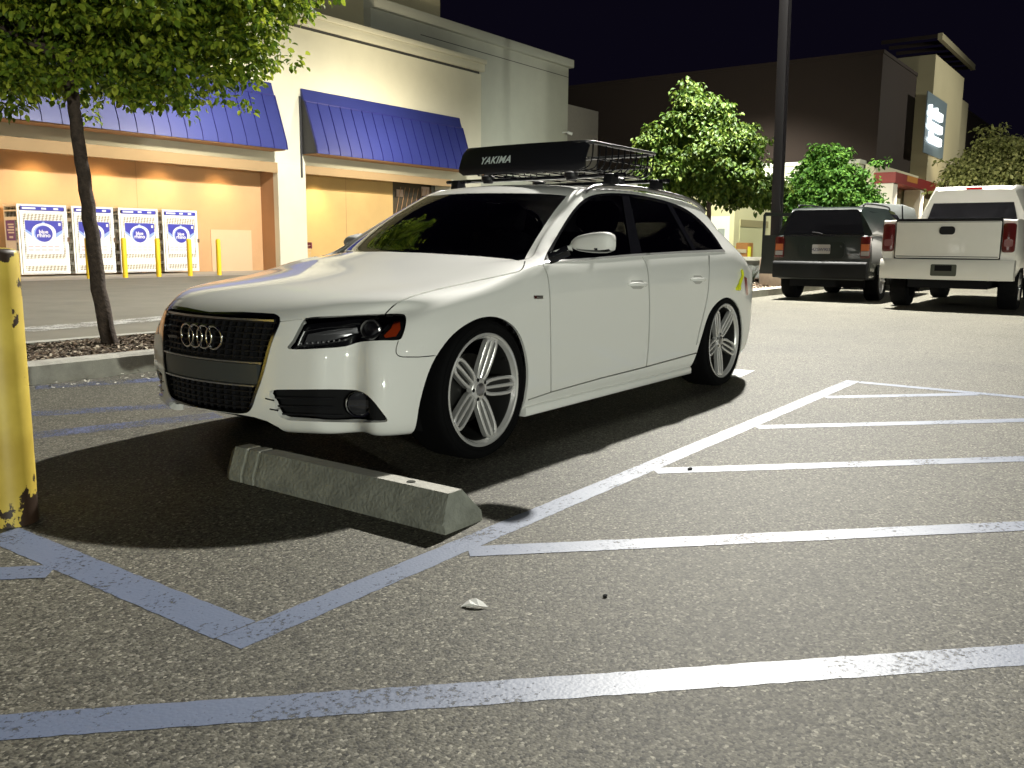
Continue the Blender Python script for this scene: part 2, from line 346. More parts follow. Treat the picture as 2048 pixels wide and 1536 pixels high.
# half body: the driver's side; every cut is made here and mirrored
bm = bmF.copy()
bmesh.ops.bisect_plane(bm, geom=list(bm.verts)+list(bm.edges)+list(bm.faces), plane_co=(0, 0, 0), plane_no=(0, 1, 0), clear_outer=True, dist=1e-5)
if sum(f.calc_center_median().y for f in bm.faces) > 0: raise RuntimeError('wrong half')
reg = bm.faces.layers.int.new('reg')
REG = {}
def inpoly(p, poly):
    x, y = p; c = False; n = len(poly); j = n-1
    for i in range(n):
        xi, yi = poly[i]; xj, yj = poly[j]
        if (yi > y) != (yj > y) and x < (xj-xi)*(y-yi)/(yj-yi)+xi: c = not c
        j = i
    return c
camL = CAM - CO
def P_photo(co): return proj(co + CO)
def P_side(co): return (co.x, co.z)
def P_front(co): return (co.y, co.z)
def cut(name, poly, mode='photo', flt=None, only=None, tell=None):
    """cut an outline into the half body; faces inside get the region name. photo outlines are cut along the lines of sight of the camera"""
    rid = REG.setdefault(name, len(REG)+1); n = len(poly)
    P = {'photo': P_photo, 'side': P_side, 'front': P_front}[mode]
    flt = flt or (lambda f: True)
    onlyid = None if only is None else {REG.get(o, 0) if o else 0 for o in only}
    def facing(f):
        nn = f.normal
        if mode == 'photo': return nn.dot(f.calc_center_median()-camL) < 0
        if mode == 'side': return nn.y < -.02
        return nn.x < -.02
    ok = lambda f: facing(f) and flt(f) and (onlyid is None or f[reg] in onlyid)
    px0 = min(p[0] for p in poly); px1 = max(p[0] for p in poly); py0 = min(p[1] for p in poly); py1 = max(p[1] for p in poly)
    tol = 1.0 if mode == 'photo' else .002
    cand = []
    for f in bm.faces:
        if ok(f):
            q = [P(v.co) for v in f.verts]
            if max(a for a, b in q) >= px0-tol and min(a for a, b in q) <= px1+tol and max(b for a, b in q) >= py0-tol and min(b for a, b in q) <= py1+tol: cand.append(f)
    cand = set(cand)
    for i in range(n):
        a = poly[i]; b = poly[(i+1) % n]
        if abs(a[0]-b[0])+abs(a[1]-b[1]) < 1e-6: continue
        if mode == 'photo': no = ray(*a).cross(ray(*b)); co = camL
        elif mode == 'side': no = V((b[1]-a[1], 0, -(b[0]-a[0]))); co = V((a[0], 0, a[1]))
        else: no = V((0, b[1]-a[1], -(b[0]-a[0]))); co = V((0, a[0], a[1]))
        no.normalize()
        x0, x1 = min(a[0], b[0])-tol, max(a[0], b[0])+tol; y0, y1 = min(a[1], b[1])-tol, max(a[1], b[1])+tol
        sel = []
        for f in cand:
            if not f.is_valid: continue
            q = [P(v.co) for v in f.verts]
            if max(s for s, t in q) < x0 or min(s for s, t in q) > x1 or max(t for s, t in q) < y0 or min(t for s, t in q) > y1: continue
            sel.append(f)
        if not sel: continue
        geom = set(sel)
        for f in sel: geom.update(f.edges); geom.update(f.verts)
        r = bmesh.ops.bisect_plane(bm, geom=list(geom), plane_co=co, plane_no=no, dist=1e-5)
        for g in r['geom']:
            if isinstance(g, bmesh.types.BMFace): cand.add(g)
        cand = {f for f in cand if f.is_valid}
    cnt = 0
    for f in cand:
        if ok(f) and inpoly(P(f.calc_center_median()), poly): f[reg] = rid; cnt += 1
    return cnt
def strip(pts, w):
    """thin closed outline around a polyline"""
    L = []; Rr = []
    for i, p in enumerate(pts):
        a = pts[max(i-1, 0)]; b = pts[min(i+1, len(pts)-1)]
        dx, dy = b[0]-a[0], b[1]-a[1]; l = math.hypot(dx, dy) or 1; nx, ny = -dy/l*w/2, dx/l*w/2
        L.append((p[0]+nx, p[1]+ny)); Rr.append((p[0]-nx, p[1]-ny))
    return L + Rr[::-1]
def c2(pts, n=4, closed=False): return [(p.x, p.y) for p in cr([(a, b, 0) for a, b in pts], n, closed)]
ARCH_F = [(-.44, .12)] + c2([(-.45, .20), (-.436, .335), (-.372, .487), (-.266, .592), (-.14, .652), (-.02, .674), (.11, .655), (.23, .590), (.305, .48), (.335, .35), (.322, .20)], 4) + [(.318, .12)]
ARCH_R = [(2.275, .12)] + c2([(2.285, .205), (2.37, .372), (2.47, .533), (2.60, .613), (2.76, .643), (2.92, .61), (3.07, .52), (3.16, .40), (3.20, .22)], 4) + [(3.20, .12)]
DLO = c2([(1086, 526), (1093, 507), (1112, 474), (1135, 436), (1154, 411), (1172, 396), (1193, 388.5), (1225, 386), (1262, 388), (1302, 394.5), (1340, 404.5), (1372, 418), (1401, 440), (1427, 469), (1450, 504)], 3) + [(1360, 507), (1264, 513), (1160, 521.5)]
WS = c2([(1049, 519), (1056, 505), (1080, 465), (1108, 423), (1134, 391)], 3)[:-1] + c2([(1134, 391), (1100, 387.5), (1030, 386), (950, 386), (880, 389), (830, 396)], 3) + [(740, 450), (650, 515), (700, 505), (760, 503), (850, 506), (950, 512), (1020, 518), (1035, 521)]
HL = c2([(577, 698), (585, 681), (600, 652), (608, 640), (622, 634), (690, 631), (760, 628), (800, 627), (811, 632), (812, 648), (806, 670), (797, 680), (760, 681), (720, 684), (690, 693), (640, 697)], 3, True)
FOG = c2([(540, 782), (600, 779), (690, 779), (722, 783), (742, 797), (764, 824), (775, 841), (760, 845), (700, 845), (600, 842), (568, 838), (555, 826), (548, 806)], 3, True)
GR = [(.0, .688), (.20, .690), (.30, .690)] + c2([(.36, .689), (.392, .678), (.397, .655), (.385, .60), (.352, .457), (.315, .36), (.295, .315), (.27, .292), (.22, .284)], 3) + [(0, .279)]
GRn = [(-a, b) for a, b in GR] + [(.02, .279), (.02, .688)]
def outset(poly, d):
    n = len(poly); o = []
    A = sum(poly[i][0]*poly[(i+1) % n][1]-poly[(i+1) % n][0]*poly[i][1] for i in range(n)); s = 1 if A > 0 else -1
    for i in range(n):
        a = V(poly[i-1]); p = V(poly[i]); b = V(poly[(i+1) % n]); t = (b-a)
        if t.length < 1e-9: o.append(tuple(p)); continue
        t.normalize(); o.append((p.x+t.y*d*s, p.y-t.x*d*s))
    return o
# wheel openings, front mouth
cut('arch', ARCH_F, 'side', lambda f: f.calc_center_median().y < -.55)
cut('arch', ARCH_R, 'side', lambda f: f.calc_center_median().y < -.55)
cut('grille_frame', [(a, b) for a, b in outset(GRn[:-2], .012)] + [(.02, .267), (.02, .700)], 'front')
cut('grille', GRn, 'front')
cut('mouth', [(.02, .268), (-.22, .268), (-.30, .262), (-.36, .248), (-.40, .222), (-.425, .17), (-.43, .1), (.02, .1)], 'front', lambda f: f.calc_center_median().x < -.6)
cut('headlight', HL)
cut('fog', FOG)
cut('windshield', WS, flt=lambda f: f.calc_center_median().z > .90)
cut('dlo', DLO, flt=lambda f: f.calc_center_median().z > .86)
cut('chrome_strip', [(1089, 527), (1089, 522.5), (1160, 518), (1264, 508.7), (1360, 503), (1450, 499), (1450, 504), (1360, 507), (1264, 513), (1160, 521.5)], only=['dlo'])
cut('glass_front', c2([(1097, 517), (1118, 474), (1140, 438), (1158, 415), (1176, 401), (1196, 393), (1228, 390.5), (1244, 391)], 3) + [(1262, 508), (1200, 514)], only=['dlo'])
cut('glass_rear', [(1258, 392), (1300, 398), (1333, 406.5), (1386, 501), (1284, 506.5)], only=['dlo'])
cut('glass_quarter', c2([(1344, 410), (1372, 422), (1400, 444), (1424, 471), (1442, 498)], 3) + [(1393, 500.5)], only=['dlo'])
# shut lines
LINES = [
    c2([(1050, 522), (1047, 533), (1040, 541), (1025, 546), (960, 560), (900, 573), (850, 585), (815, 596), (793, 607), (776, 622), (770, 629)], 3),   # bonnet / wing
    [(553, 644), (580, 641), (606, 637.5), (612, 636)],                        # bonnet / bumper
    c2([(797, 681), (794, 690), (792, 703), (796, 711), (806, 714)], 3) + [(840, 714), (872, 711)],
    c2([(1086, 529), (1094, 548), (1098, 570), (1100, 600), (1101, 660), (1102, 740), (1102, 784)], 3),
    c2([(1284, 513), (1293, 530), (1297, 555), (1299, 600), (1299, 640), (1297, 690), (1293, 733)], 3),
    c2([(1418, 509), (1418.5, 545), (1416, 585), (1409, 622), (1399, 662), (1393, 690)], 3),
    [(1056, 800), (1103, 784), (1200, 757), (1293, 733.5), (1393, 706)],
]
for i, L in enumerate(LINES):
    w = 2.5 if i not in (1, 2) else 2.0
    cut('gap', strip(L, w), only=[None])
# which door or wing a face belongs to
DOOR_F = [(1086, 524)] + LINES[3] + [(1102, 784), (1200, 757), (1293, 733.5)] + LINES[4][::-1] + [(1264, 511)]
DOOR_R = [(1284, 511)] + LINES[4] + [(1293, 733.5), (1393, 706)] + LINES[5][::-1] + [(1418, 504)]
for f in bm.faces:
    if f[reg] == 0:
        c = f.calc_center_median(); q = P_photo(c); nf = f.normal.dot(c-camL) < 0
        if nf and c.y < -.75 and inpoly(q, DOOR_F): f[reg] = REG.setdefault('door_front', 50)
        elif nf and c.y < -.75 and inpoly(q, DOOR_R): f[reg] = REG.setdefault('door_rear', 51)
bonnet_poly = [(1050, 519)] + LINES[0] + [(740, 632), (612, 636), (606, 637.5), (580, 641), (553, 644), (540, 634), (480, 628), (400, 621), (300, 612), (300, 480), (700, 480), (1020, 505)]
for f in bm.faces:
    if f[reg] == 0:
        c = f.calc_center_median()
        if c.z > .66 and c.x < .62 and (inpoly(P_photo(c), bonnet_poly)) and c.y > -.86: f[reg] = REG.setdefault('bonnet', 52)
        elif c.x < -.42 and c.z < .72 and not (c.x > -.46 and c.z > .60): f[reg] = REG.setdefault('bumper_front', 53)
        elif c.x > 3.18 and c.z < .58: f[reg] = REG.setdefault('bumper_rear', 54)
        elif c.z > 0.9 and c.x > 3.1 and abs(c.y) < .60 and c.z < 1.2: f[reg] = REG.setdefault('rear_glass', 55)
bm.normal_update()
bm.verts.ensure_lookup_table()
NRM = {v.index: v.normal.copy() for v in bm.verts}
bm.verts.index_update(); NRM = {v.index: v.normal.copy() for v in bm.verts}
for k, n_ in NRM.items():
    if abs(bm.verts[k].co.y) < 1e-4: n_.y = 0; n_.normalize()
def part(regname, objname, mat, mirror='both', inset=0.0, lip=.012, parent=None, offset=0.0, smoothn=True):
    """lift one region out of the half body as a mesh of its own; mirror: 'both' joins the two halves, 'pair' makes two objects"""
    rid = REG[regname] if regname else 0
    fs = [f for f in bm.faces if f[reg] == rid]
    vs = {}; co = []; nr = []; faces = []
    def vv(v):
        if v not in vs: vs[v] = len(co); n = NRM[v.index]; co.append(v.co + n*offset); nr.append(n)
        return vs[v]
    for f in fs: faces.append(tuple(vv(v) for v in f.verts))
    if lip:
        fset = set(fs); edge = {}
        for f in fs:
            for l in f.loops:
                e = l.edge
                if sum(1 for g in e.link_faces if g in fset) == 1 and not all(abs(v.co.y) < 1e-4 for v in e.verts): edge[e] = l
        low = {}
        def lv(v):
            if v not in low: low[v] = len(co); n = NRM[v.index]; co.append(v.co + n*(offset-lip)); nr.append(None)
            return low[v]
        top = {}
        def tv(v):
            if v not in top: top[v] = len(co); co.append(v.co + NRM[v.index]*offset); nr.append(None)
            return top[v]
        nl = []
        for e, l in edge.items():
            a, b = l.vert, l.link_loop_next.vert
            nl.append((tv(b), tv(a), lv(a), lv(b)))
        faces += nl
    def mk(nm, side):
        C2 = [V((p.x, -p.y, p.z)) for p in co] if side < 0 else co
        F2 = [tuple(reversed(f)) for f in faces] if side < 0 else faces
        N2 = [(V((n.x, -n.y, n.z)) if n and side < 0 else n) for n in nr]
        return C2, F2, N2
    objs = []
    if mirror == 'both':
        A = mk(objname, 1); B = mk(objname, -1); k = len(A[0])
        sets = [(A[0]+B[0], A[1]+[tuple(i+k for i in f) for f in B[1]], A[2]+B[2])]
    elif mirror == 'pair': sets = [mk(objname, 1), mk(objname, -1)]
    else: sets = [mk(objname, 1)]
    for C2, F2, N2 in sets:
        me = bpy.data.meshes.new(objname); me.from_pydata([tuple(c) for c in C2], [], F2)
        me.polygons.foreach_set('use_smooth', [True]*len(me.polygons))
        zz = V((0, 0, 0)); me.normals_split_custom_set_from_vertices([tuple(n) if n else (0, 0, 0) for n in N2])
        objs.append(link(objname, me, mat, car if parent is None else parent))
    return objs
part(None, 'body_panel', M['paint'], lip=.014)
part('bonnet', 'bonnet', M['paint'])
part('bumper_front', 'front_bumper', M['paint'], lip=.03)
part('bumper_rear', 'rear_bumper', M['paint'])
dF = part('door_front', 'door', M['paint'], 'pair'); dR = part('door_rear', 'door', M['paint'], 'pair')
part('rear_glass', 'rear_window', M['glass_rear'], lip=0)
part('dlo', 'window_surround', M['gloss_black'], 'pair', lip=.012)
for s_ in part('chrome_strip', 'window_trim', M['rim'], 'pair', offset=.004, lip=.008): pass
for k, d_ in (('glass_front', dF), ('glass_rear', dR)):
    for i, o_ in enumerate(part(k, 'side_window', M['glass_tint'], 'pair', offset=-.004, lip=0)): o_.parent = d_[i]
part('glass_quarter', 'side_window', M['glass_tint'], 'pair', offset=-.004, lip=0)
part('windshield', 'windscreen', M['glass_ws'], offset=-.002, lip=0)
part('grille_frame', 'grille_surround', M['dark_chrome'], offset=.004, lip=.03)
part('grille', 'grille_backing', M['dark'], offset=-.035, lip=0)
part('mouth', 'lower_intake', M['dark'], offset=-.05, lip=0)
lensL = part('headlight', 'headlight', M['lens'], 'pair', offset=-.001, lip=.0)
part('headlight', 'headlight_housing', M['gloss_black'], 'pair', offset=-.05, lip=0)
part('fog', 'side_intake', M['dark'], 'pair', offset=-.05, lip=0)
# dark inner shell seen through the shut lines
inn = bmF.copy()
for v in inn.verts: v.co -= v.normal*.022
kill = [f for f in inn.faces if (lambda c: (inpoly((c.x, c.z), outset(ARCH_F, .0)) or inpoly((c.x, c.z), ARCH_R) or c.z > .90 or (c.x < -.5 and abs(c.y) < .75)))(f.calc_center_median())]
bmesh.ops.delete(inn, geom=kill, context='FACES')
me = bpy.data.meshes.new('inner_shell'); inn.to_mesh(me); inn.free(); link('inner_shell', me, M['dark'], car)
# ------------------------------------------------------------------ wheels
def sweep_flat(mb, path, w, top, bot, chamf=.45):
    """bar lying in the wheel plane: path of (x, z, y) points, w half width list, open depth bot"""
    n = len(path); sec = []
    for i in range(n):
        a = V(path[max(i-1, 0)]); b = V(path[min(i+1, n-1)]); p = V(path[i]); d = V((b.x-a.x, b.y-a.y, 0)).normalized(); nx, nz = -d.y, d.x
        ww = w[i] if isinstance(w, (list, tuple)) else w
        row = []
        for s, h in ((-1, bot), (-1, top+.0035), (-chamf, top), (chamf, top), (1, top+.0035), (1, bot)):
            row.append((p.x+nx*ww*s, p.z+h, p.y+nz*ww*s))
        sec.append(row)
    vs = [q for r in sec for q in r]; fs = []
    for i in range(n-1):
        for k in range(5): fs.append((i*6+k, i*6+k+1, (i+1)*6+k+1, (i+1)*6+k))
    fs += [tuple(range(5, -1, -1)), tuple((n-1)*6+k for k in range(6))]
    mb.add(vs, fs)
def wheel_at(loc, phase, flip, label=None):
    w = empty('wheel', loc, math.pi if flip else 0); w.parent = car
    t = MB().lathe([(.256, .02), (.262, .002), (.275, -.006), (.300, -.010), (.316, -.004), (.326, .012), (.3305, .04), (.3305, .19), (.327, .215), (.315, .24), (.29, .248), (.256, .235)], 72, 'y', closed=True)
    for r_ in (.283, .309): t.lathe([(r_, -.010), (r_+.002, -.0115), (r_+.004, -.0095)], 72, 'y')
    t.build('tyre', M['rubber'], w, smooth=50)
    r = MB().lathe([(.256, .0), (.2655, .001), (.2670, -.004), (.2600, -.0065), (.2520, -.002), (.2490, .006), (.2440, .012), (.240, .018)], 72, 'y')
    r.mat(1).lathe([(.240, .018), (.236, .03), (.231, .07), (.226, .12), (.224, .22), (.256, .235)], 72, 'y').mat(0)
    for k in range(5):
        a0 = phase + R(72*k); ca, sa = math.cos(a0), math.sin(a0)
        def P(u, v, y): return (u*ca - v*sa, u*sa + v*ca, y)
        dish = lambda u: .004 + .026*(1-min(1, (u-.05)/.19))**1.3
        U = [(.050, .020), (.066, .028), (.085, .0335), (.115, .0365), (.155, .038), (.195, .0375), (.220, .034), (.235, .026), (.2435, .014)]
        for s in (-1, 1):
            pts = cr([P(u, s*v, dish(u)) for u, v in U], 3); n = len(pts)
            sweep_flat(r, pts, [.0075+.002*abs(i/n-.5)*2 for i in range(n)], 0, .030)
        pts = [P(u, 0, dish(u)+.001) for u in (.04, .08, .12, .16, .20, .235, .252)]
        sweep_flat(r, pts, [.007, .0075, .008, .0082, .0085, .010, .014], 0, .026)
        pts = [P(.236, s*.03, dish(.236)) for s in (-1, 1)]
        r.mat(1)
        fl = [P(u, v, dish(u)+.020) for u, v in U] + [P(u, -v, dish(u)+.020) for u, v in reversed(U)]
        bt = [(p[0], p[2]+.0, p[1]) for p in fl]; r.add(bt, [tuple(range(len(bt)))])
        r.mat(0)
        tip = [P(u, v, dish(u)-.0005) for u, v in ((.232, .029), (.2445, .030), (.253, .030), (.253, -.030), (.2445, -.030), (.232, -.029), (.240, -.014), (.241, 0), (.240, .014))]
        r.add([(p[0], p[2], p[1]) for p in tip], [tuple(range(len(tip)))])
    r.lathe([(0, .027), (.046, .027), (.054, .030), (.058, .036), (.058, .062)], 40, 'y')
    r.build('rim', [M['rim'], M['rim_dark']], w, smooth=40)
    h = MB().lathe([(0, .018), (.026, .018), (.030, .020), (.031, .028)], 32, 'y')
    h.build('centre_cap', M['satin'], w, smooth=40)
    for k in range(5):
        b = MB(); a0 = phase + R(72*k+36); b.lathe([(0, .0262), (.0085, .0262), (.0095, .028)], 14, 'y', c=(.047*math.cos(a0), 0, .047*math.sin(a0)))
        b.build('wheel_bolt', M['dark'], w)
    d = MB().lathe([(0, .085), (.08, .085), (.082, .10), (.165, .10), (.165, .125), (.08, .125)], 48, 'y'); d.build('brake_disc', M['disc'], w)
    MB().box(-.165, -.08, .07, .15, -.07, .07).build('brake_caliper', M['rim_dark'], w, bevel=.01)
    v = MB().tube([(.232*math.cos(phase+.6), .03, .232*math.sin(phase+.6)), (.215*math.cos(phase+.6), .012, .215*math.sin(phase+.6))], .003, 6); v.build('valve', M['black_plastic'], w)
    return w
wheel_at((0, -.886, .330), R(0), False)
wheel_at((2.808, -.886, .330), R(-22), False)
wheel_at((0, .886, .330), R(30), True)
wheel_at((2.808, .886, .330), R(10), True)
# wheel-arch liners, floor
for cx, y0 in ((-.03, -.86), (2.79, -.86), (-.03, .86), (2.79, .86)):
    s = 1 if y0 < 0 else -1
    a = MB(); n = 20; y1 = y0+.34*s
    ring = [(cx+.40*math.cos(t), .33+.365*math.sin(t)) for t in [math.pi*(-.12)+math.pi*1.24*i/n for i in range(n+1)]]
    a.add([(x, y0, z) for x, z in ring]+[(x, y1, z) for x, z in ring], [(i, i+1, n+2+i, n+1+i) for i in range(n)])
    a.add([(x, y1, z) for x, z in ring], [tuple(range(n+1))]); a.build('wheel_arch_liner', M['dark'], car)
MB().rbox(-.5, 3.3, -.52, .52, .16, .30, .06).build('underbody', M['dark'], car)
# ------------------------------------------------------------------ grille
def gx_at(y, z, off): return surf_x(y, z) + off
def slat(mb, z, w, off, th, dp, n=17):
    ys = [-w+2*w*i/(n-1) for i in range(n)]; vs = []; fs = []
    for y in ys:
        x = gx_at(y, max(z, .30), off); vs += [(x, y, z-th), (x, y, z+th), (x+dp, y, z+th), (x+dp, y, z-th)]
    for i in range(n-1):
        for k in range(4): fs.append((i*4+k, i*4+(k+1) % 4, (i+1)*4+(k+1) % 4, (i+1)*4+k))
    fs += [(3, 2, 1, 0), tuple((n-1)*4+k for k in range(4))]; mb.add(vs, fs)
def gw(z):   # grille half width at height z
    T = [(.28, .24), (.30, .285), (.36, .312), (.457, .349), (.60, .382), (.655, .394), (.68, .385)]
    for (a, b), (c, d) in zip(T, T[1:]):
        if z <= c: return b+(d-b)*(z-a)/(c-a)
    return .37
ZL1, ZL2 = .497, .398
g = MB()
z = ZL1+.022
while z < .675: slat(g, z, gw(z)-.004, .012, .0032, .018); z += .0245
z = .300
while z < ZL2-.012: slat(g, z, gw(z)-.004, .012, .0032, .018); z += .0235
for y in [-.37+.0463*i for i in range(17)]:
    for z0, z1 in ((ZL1+.012, .682), (.286, ZL2-.008)):
        zz = [z0+(z1-z0)*k/6 for k in range(7)]
        for za, zb in zip(zz, zz[1:]):
            if abs(y) < gw((za+zb)/2)-.01:
                xa, xb = gx_at(y, max(za, .3), .016), gx_at(y, max(zb, .3), .016)
                g.add([(xa, y-.002, za), (xa, y+.002, za), (xb, y+.002, zb), (xb, y-.002, zb), (xa+.014, y-.002, za), (xa+.014, y+.002, za), (xb+.014, y+.002, zb), (xb+.014, y-.002, zb)],
                      [(0, 1, 2, 3), (0, 3, 7, 4), (1, 5, 6, 2)])
g.build('grille', M['black_plastic'], car)
pl = MB(); slat(pl, (ZL1+ZL2)/2, gw(.45)-.016, .002, (ZL1-ZL2)/2-.007, .02); pl.build('number_plate_panel', pm('panel_grey', (.05, .055, .055), .35), car)
st = MB(); slat(st, ZL1, gw(ZL1)-.004, -.004, .0034, .02); st.build('grille_trim', M['satin'], car)
st = MB(); slat(st, ZL2, gw(ZL2)-.004, -.004, .0034, .02); st.build('grille_trim', M['satin'], car)
st = MB(); slat(st, .676, gw(.66)-.012, -.002, .004, .012); st.build('grille_trim', M['satin'], car)
rg = MB()
for k in range(4):
    cy = .096-.064*k; xx = surf_x(0, .59)-.012
    pts = [(xx + (surf_x(cy+.05*math.cos(t), .59)-surf_x(0, .59)), cy+.050*math.cos(t), .592+.050*math.sin(t)) for t in [2*math.pi*i/36 for i in range(37)]]
    rg.tube(pts, .0058, 8, cap=False)
rg.build('ring_badge', M['chrome'], car, smooth=60)
me = text_mesh('quattro', .026, .001, shear=.25)
for v in me.vertices: y_ = .255 - v.co.x; v.co = (surf_x(.255, .575) + (y_-.255)*.10 - .004 - v.co.z, y_, .575 + v.co.y)
link('badge', me, M['satin'], car)
# ------------------------------------------------------------------ lamps
def patch_px(mb, poly, off, n=3):
    tri = tessellate_polygon([[V((x, y, 0)) for x, y in poly]])
    for t in tri:
        a, b, c = [V((*poly[i], 0)) for i in t]; grid = {}
        for i in range(n+1):
            for j in range(n+1-i):
                q = a + (b-a)*(i/n) + (c-a)*(j/n); p, nn = surf_px(q.x, q.y, off); grid[i, j] = p
        if any(p is None for p in grid.values()): continue
        for i in range(n):
            for j in range(n-i):
                mb.add([grid[i, j], grid[i+1, j], grid[i, j+1]], [(0, 1, 2)])
                if i+j < n-1: mb.add([grid[i+1, j], grid[i+1, j+1], grid[i, j+1]], [(0, 1, 2)])
def both(fn, name, mats, parents, **kw):
    """build a detail on the driver's side and its mirror image on the other side"""
    for s in (0, 1):
        mb = MB(); fn(mb)
        if s: mb.v = [(x, -y, z) for x, y, z in mb.v]; mb.f = [tuple(reversed(f)) for f in mb.f]
        mb.build(name, mats, parents[s], **kw)
def orient(p, n):
    q = n.to_track_quat('Z', 'Y'); return Matrix.Translation(p) @ q.to_matrix().to_4x4()
def lathe_at(mb, px, py, off, prof, n=28, tilt=None):
    p, nn = surf_px(px, py, off); m = orient(p, tilt or nn); o = len(mb.v); mb.lathe(prof, n)
    for i in range(o, len(mb.v)): mb.v[i] = tuple(m @ V(mb.v[i]))
fwd = V((-.86, -.5, .02)).normalized()
HP = [lensL[0], lensL[1]]
both(lambda mb: lathe_at(mb, 738, 648, -.048, [(.045, .010), (.043, .022), (.038, .024), (.036, .012), (.034, .004)], tilt=fwd), 'projector_ring', M['rim'], HP)
both(lambda mb: lathe_at(mb, 738, 648, -.046, [(.034, .004), (.030, .016), (.020, .026), (.010, .030), (0, .031)], tilt=fwd), 'projector_lens', pm('projector_glass', (.16, .16, .18), .05, .3, 1), HP, smooth=80)
both(lambda mb: patch_px(mb, [(788, 640), (800, 638), (802, 656), (793, 671), (771, 674), (768, 669), (782, 655)], -.010), 'amber_reflector', M['amber'], HP)
def strip_px(mb, pts, off, r):
    P = [surf_px(*p, off)[0] for p in pts]; mb.tube(cr(P, 3), r, 6)
both(lambda mb: (strip_px(mb, [(606, 660), (640, 652), (680, 650), (712, 649)], -.025, .003)), 'lamp_trim', M['satin'], HP)
both(lambda mb: (strip_px(mb, [(592, 690), (604, 690), (640, 687), (680, 682), (700, 676)], -.020, .004)), 'lamp_trim', M['satin'], HP)
both(lambda mb: (strip_px(mb, [(592, 690), (598, 676), (606, 660)], -.020, .0035)), 'lamp_trim', M['satin'], HP)
both(lambda mb: patch_px(mb, [(612, 664), (655, 655), (715, 653), (716, 664), (690, 672), (640, 683), (602, 686)], -.034), 'lamp_reflector', pm('reflector_grey', (.32, .32, .34), .25, .7), HP)
both(lambda mb: (strip_px(mb, [(720, 672), (745, 668), (762, 658), (776, 642)], -.022, .003)), 'lamp_trim', M['satin'], HP)
def leds(mb):
    for i in range(9):
        p, nn = surf_px(600+11.5*i, 686-.9*i, -.014); mb.ball(p, .0045, 5)
both(leds, 'led_row', pm('led_glass', (.75, .75, .78), .1, .3, 1), HP)
FH = []
fogn = V((-.80, -.60, 0)).normalized()
both(lambda mb: lathe_at(mb, 711, 811, -.030, [(.049, -.01), (.053, .008), (.057, .010), (.056, .004), (.056, -.02)], tilt=fogn), 'fog_lamp_ring', M['chrome'], [car, car])
both(lambda mb: lathe_at(mb, 711, 811, -.034, [(.050, .004), (.035, .008), (0, .010)], tilt=fogn), 'fog_lamp', pm('fog_glass', (.03, .03, .035), .06, .2, 1), [car, car], smooth=70)
def fogslats(mb):
    for y0, xa, xb in ((797, 545, 676), (815, 549, 672), (832, 560, 690)):
        P = [surf_px(xa+(xb-xa)*i/8, y0+(i/8)*3, -.022)[0] for i in range(9)]
        mb.tube(P, .0045, 6, up=(0, 0, 1))
both(fogslats, 'intake_slat', M['black_plastic'], [car, car])
both(lambda mb: strip_px(mb, [(531, 797), (548, 801)], .000, .0035), 'intake_notch', M['black_plastic'], [car, car])
both(lambda mb: strip_px(mb, [(540, 818), (556, 821)], .000, .0035), 'intake_notch', M['black_plastic'], [car, car])
# ------------------------------------------------------------------ mirror, handles, rails, wipers, badge
def mirror_body(mb):
    cx, cy, cz = .675, -1.055, 1.006; nn = 22; mm = 14; o = []
    for i in range(mm+1):
        t = -1+2*i/mm; y = cy+.122*t
        k = (1-abs(t)**3.2)**.45 if abs(t) < 1 else 0
        for j in range(nn):
            a = 2*math.pi*j/nn; ca, sa = math.cos(a), math.sin(a)
            se = lambda v, e: math.copysign(abs(v)**e, v)
            h = (.062 if sa > 0 else .046)*(1 - .10*t*(1 if t > 0 else .4))
            if sa < 0: h *= 1.0
            x = cx + se(ca, .75)*(.060 if ca < 0 else .05)*k - .012*t; z = cz + se(sa, .7)*h*k*(.93 + .0*t) - (.012*t if sa > 0 else -.004*t)
            o.append((x, y, z))
    mb.add(o, [(i*nn+j, i*nn+(j+1) % nn, (i+1)*nn+(j+1) % nn, (i+1)*nn+j) for i in range(mm) for j in range(nn)])
    mb.f = mb.f
    for fi, f in enumerate(mb.f):
        zc = sum(mb.v[i][2] for i in f)/4
        if zc < .982: mb.mi[fi] = 1
def one(fn, name, mats, par, fold=False, **kw):
    mb = MB(); fn(mb)
    if fold:
        mb.v = [(x, -y, z) for x, y, z in mb.v]; mb.f = [tuple(reversed(f)) for f in mb.f]
        mm = Matrix.Translation((.86, .925, 0)) @ Matrix.Rotation(R(-78), 4, 'Z') @ Matrix.Translation((-.66, -.93, 0)); mb.v = [tuple(mm @ V(v)) for v in mb.v]
    mb.build(name, mats, par, **kw)
one(mirror_body, 'door_mirror', [M['paint'], M['gloss_black']], dF[0], smooth=50); one(mirror_body, 'door_mirror', [M['paint'], M['gloss_black']], dF[1], True, smooth=50)
one(lambda mb: mb.tube(cr([(.56, -.862, .935), (.58, -.90, .950), (.61, -.95, .975)], 4), [.034]*4+[.030]*4+[.026], 10, sx=.6, up=(0, 0, 1)), 'mirror_stalk', M['gloss_black'], dF[0])
one(lambda mb: mb.tube(cr([(.56, -.874, .955), (.585, -.91, .972), (.62, -.96, .990)], 4), [.012]*8+[.02], 8, up=(0, 0, 1)), 'mirror_stalk', M['paint'], dF[0])
def handle(px0, px1, py):
    def fn(mb):
        P = []
        for i in range(9):
            t = i/8; x = px0+(px1-px0)*t; p, nn = surf_px(x, py, .0); P.append(p + nn*(.026*math.sin(math.pi*min(1, max(0, t)))**.35 if 0 < t < 1 else .002))
        mb.tube(P, [.007]+[.0115]*7+[.007], 8, sx=.75, up=(0, 0, 1))
    return fn
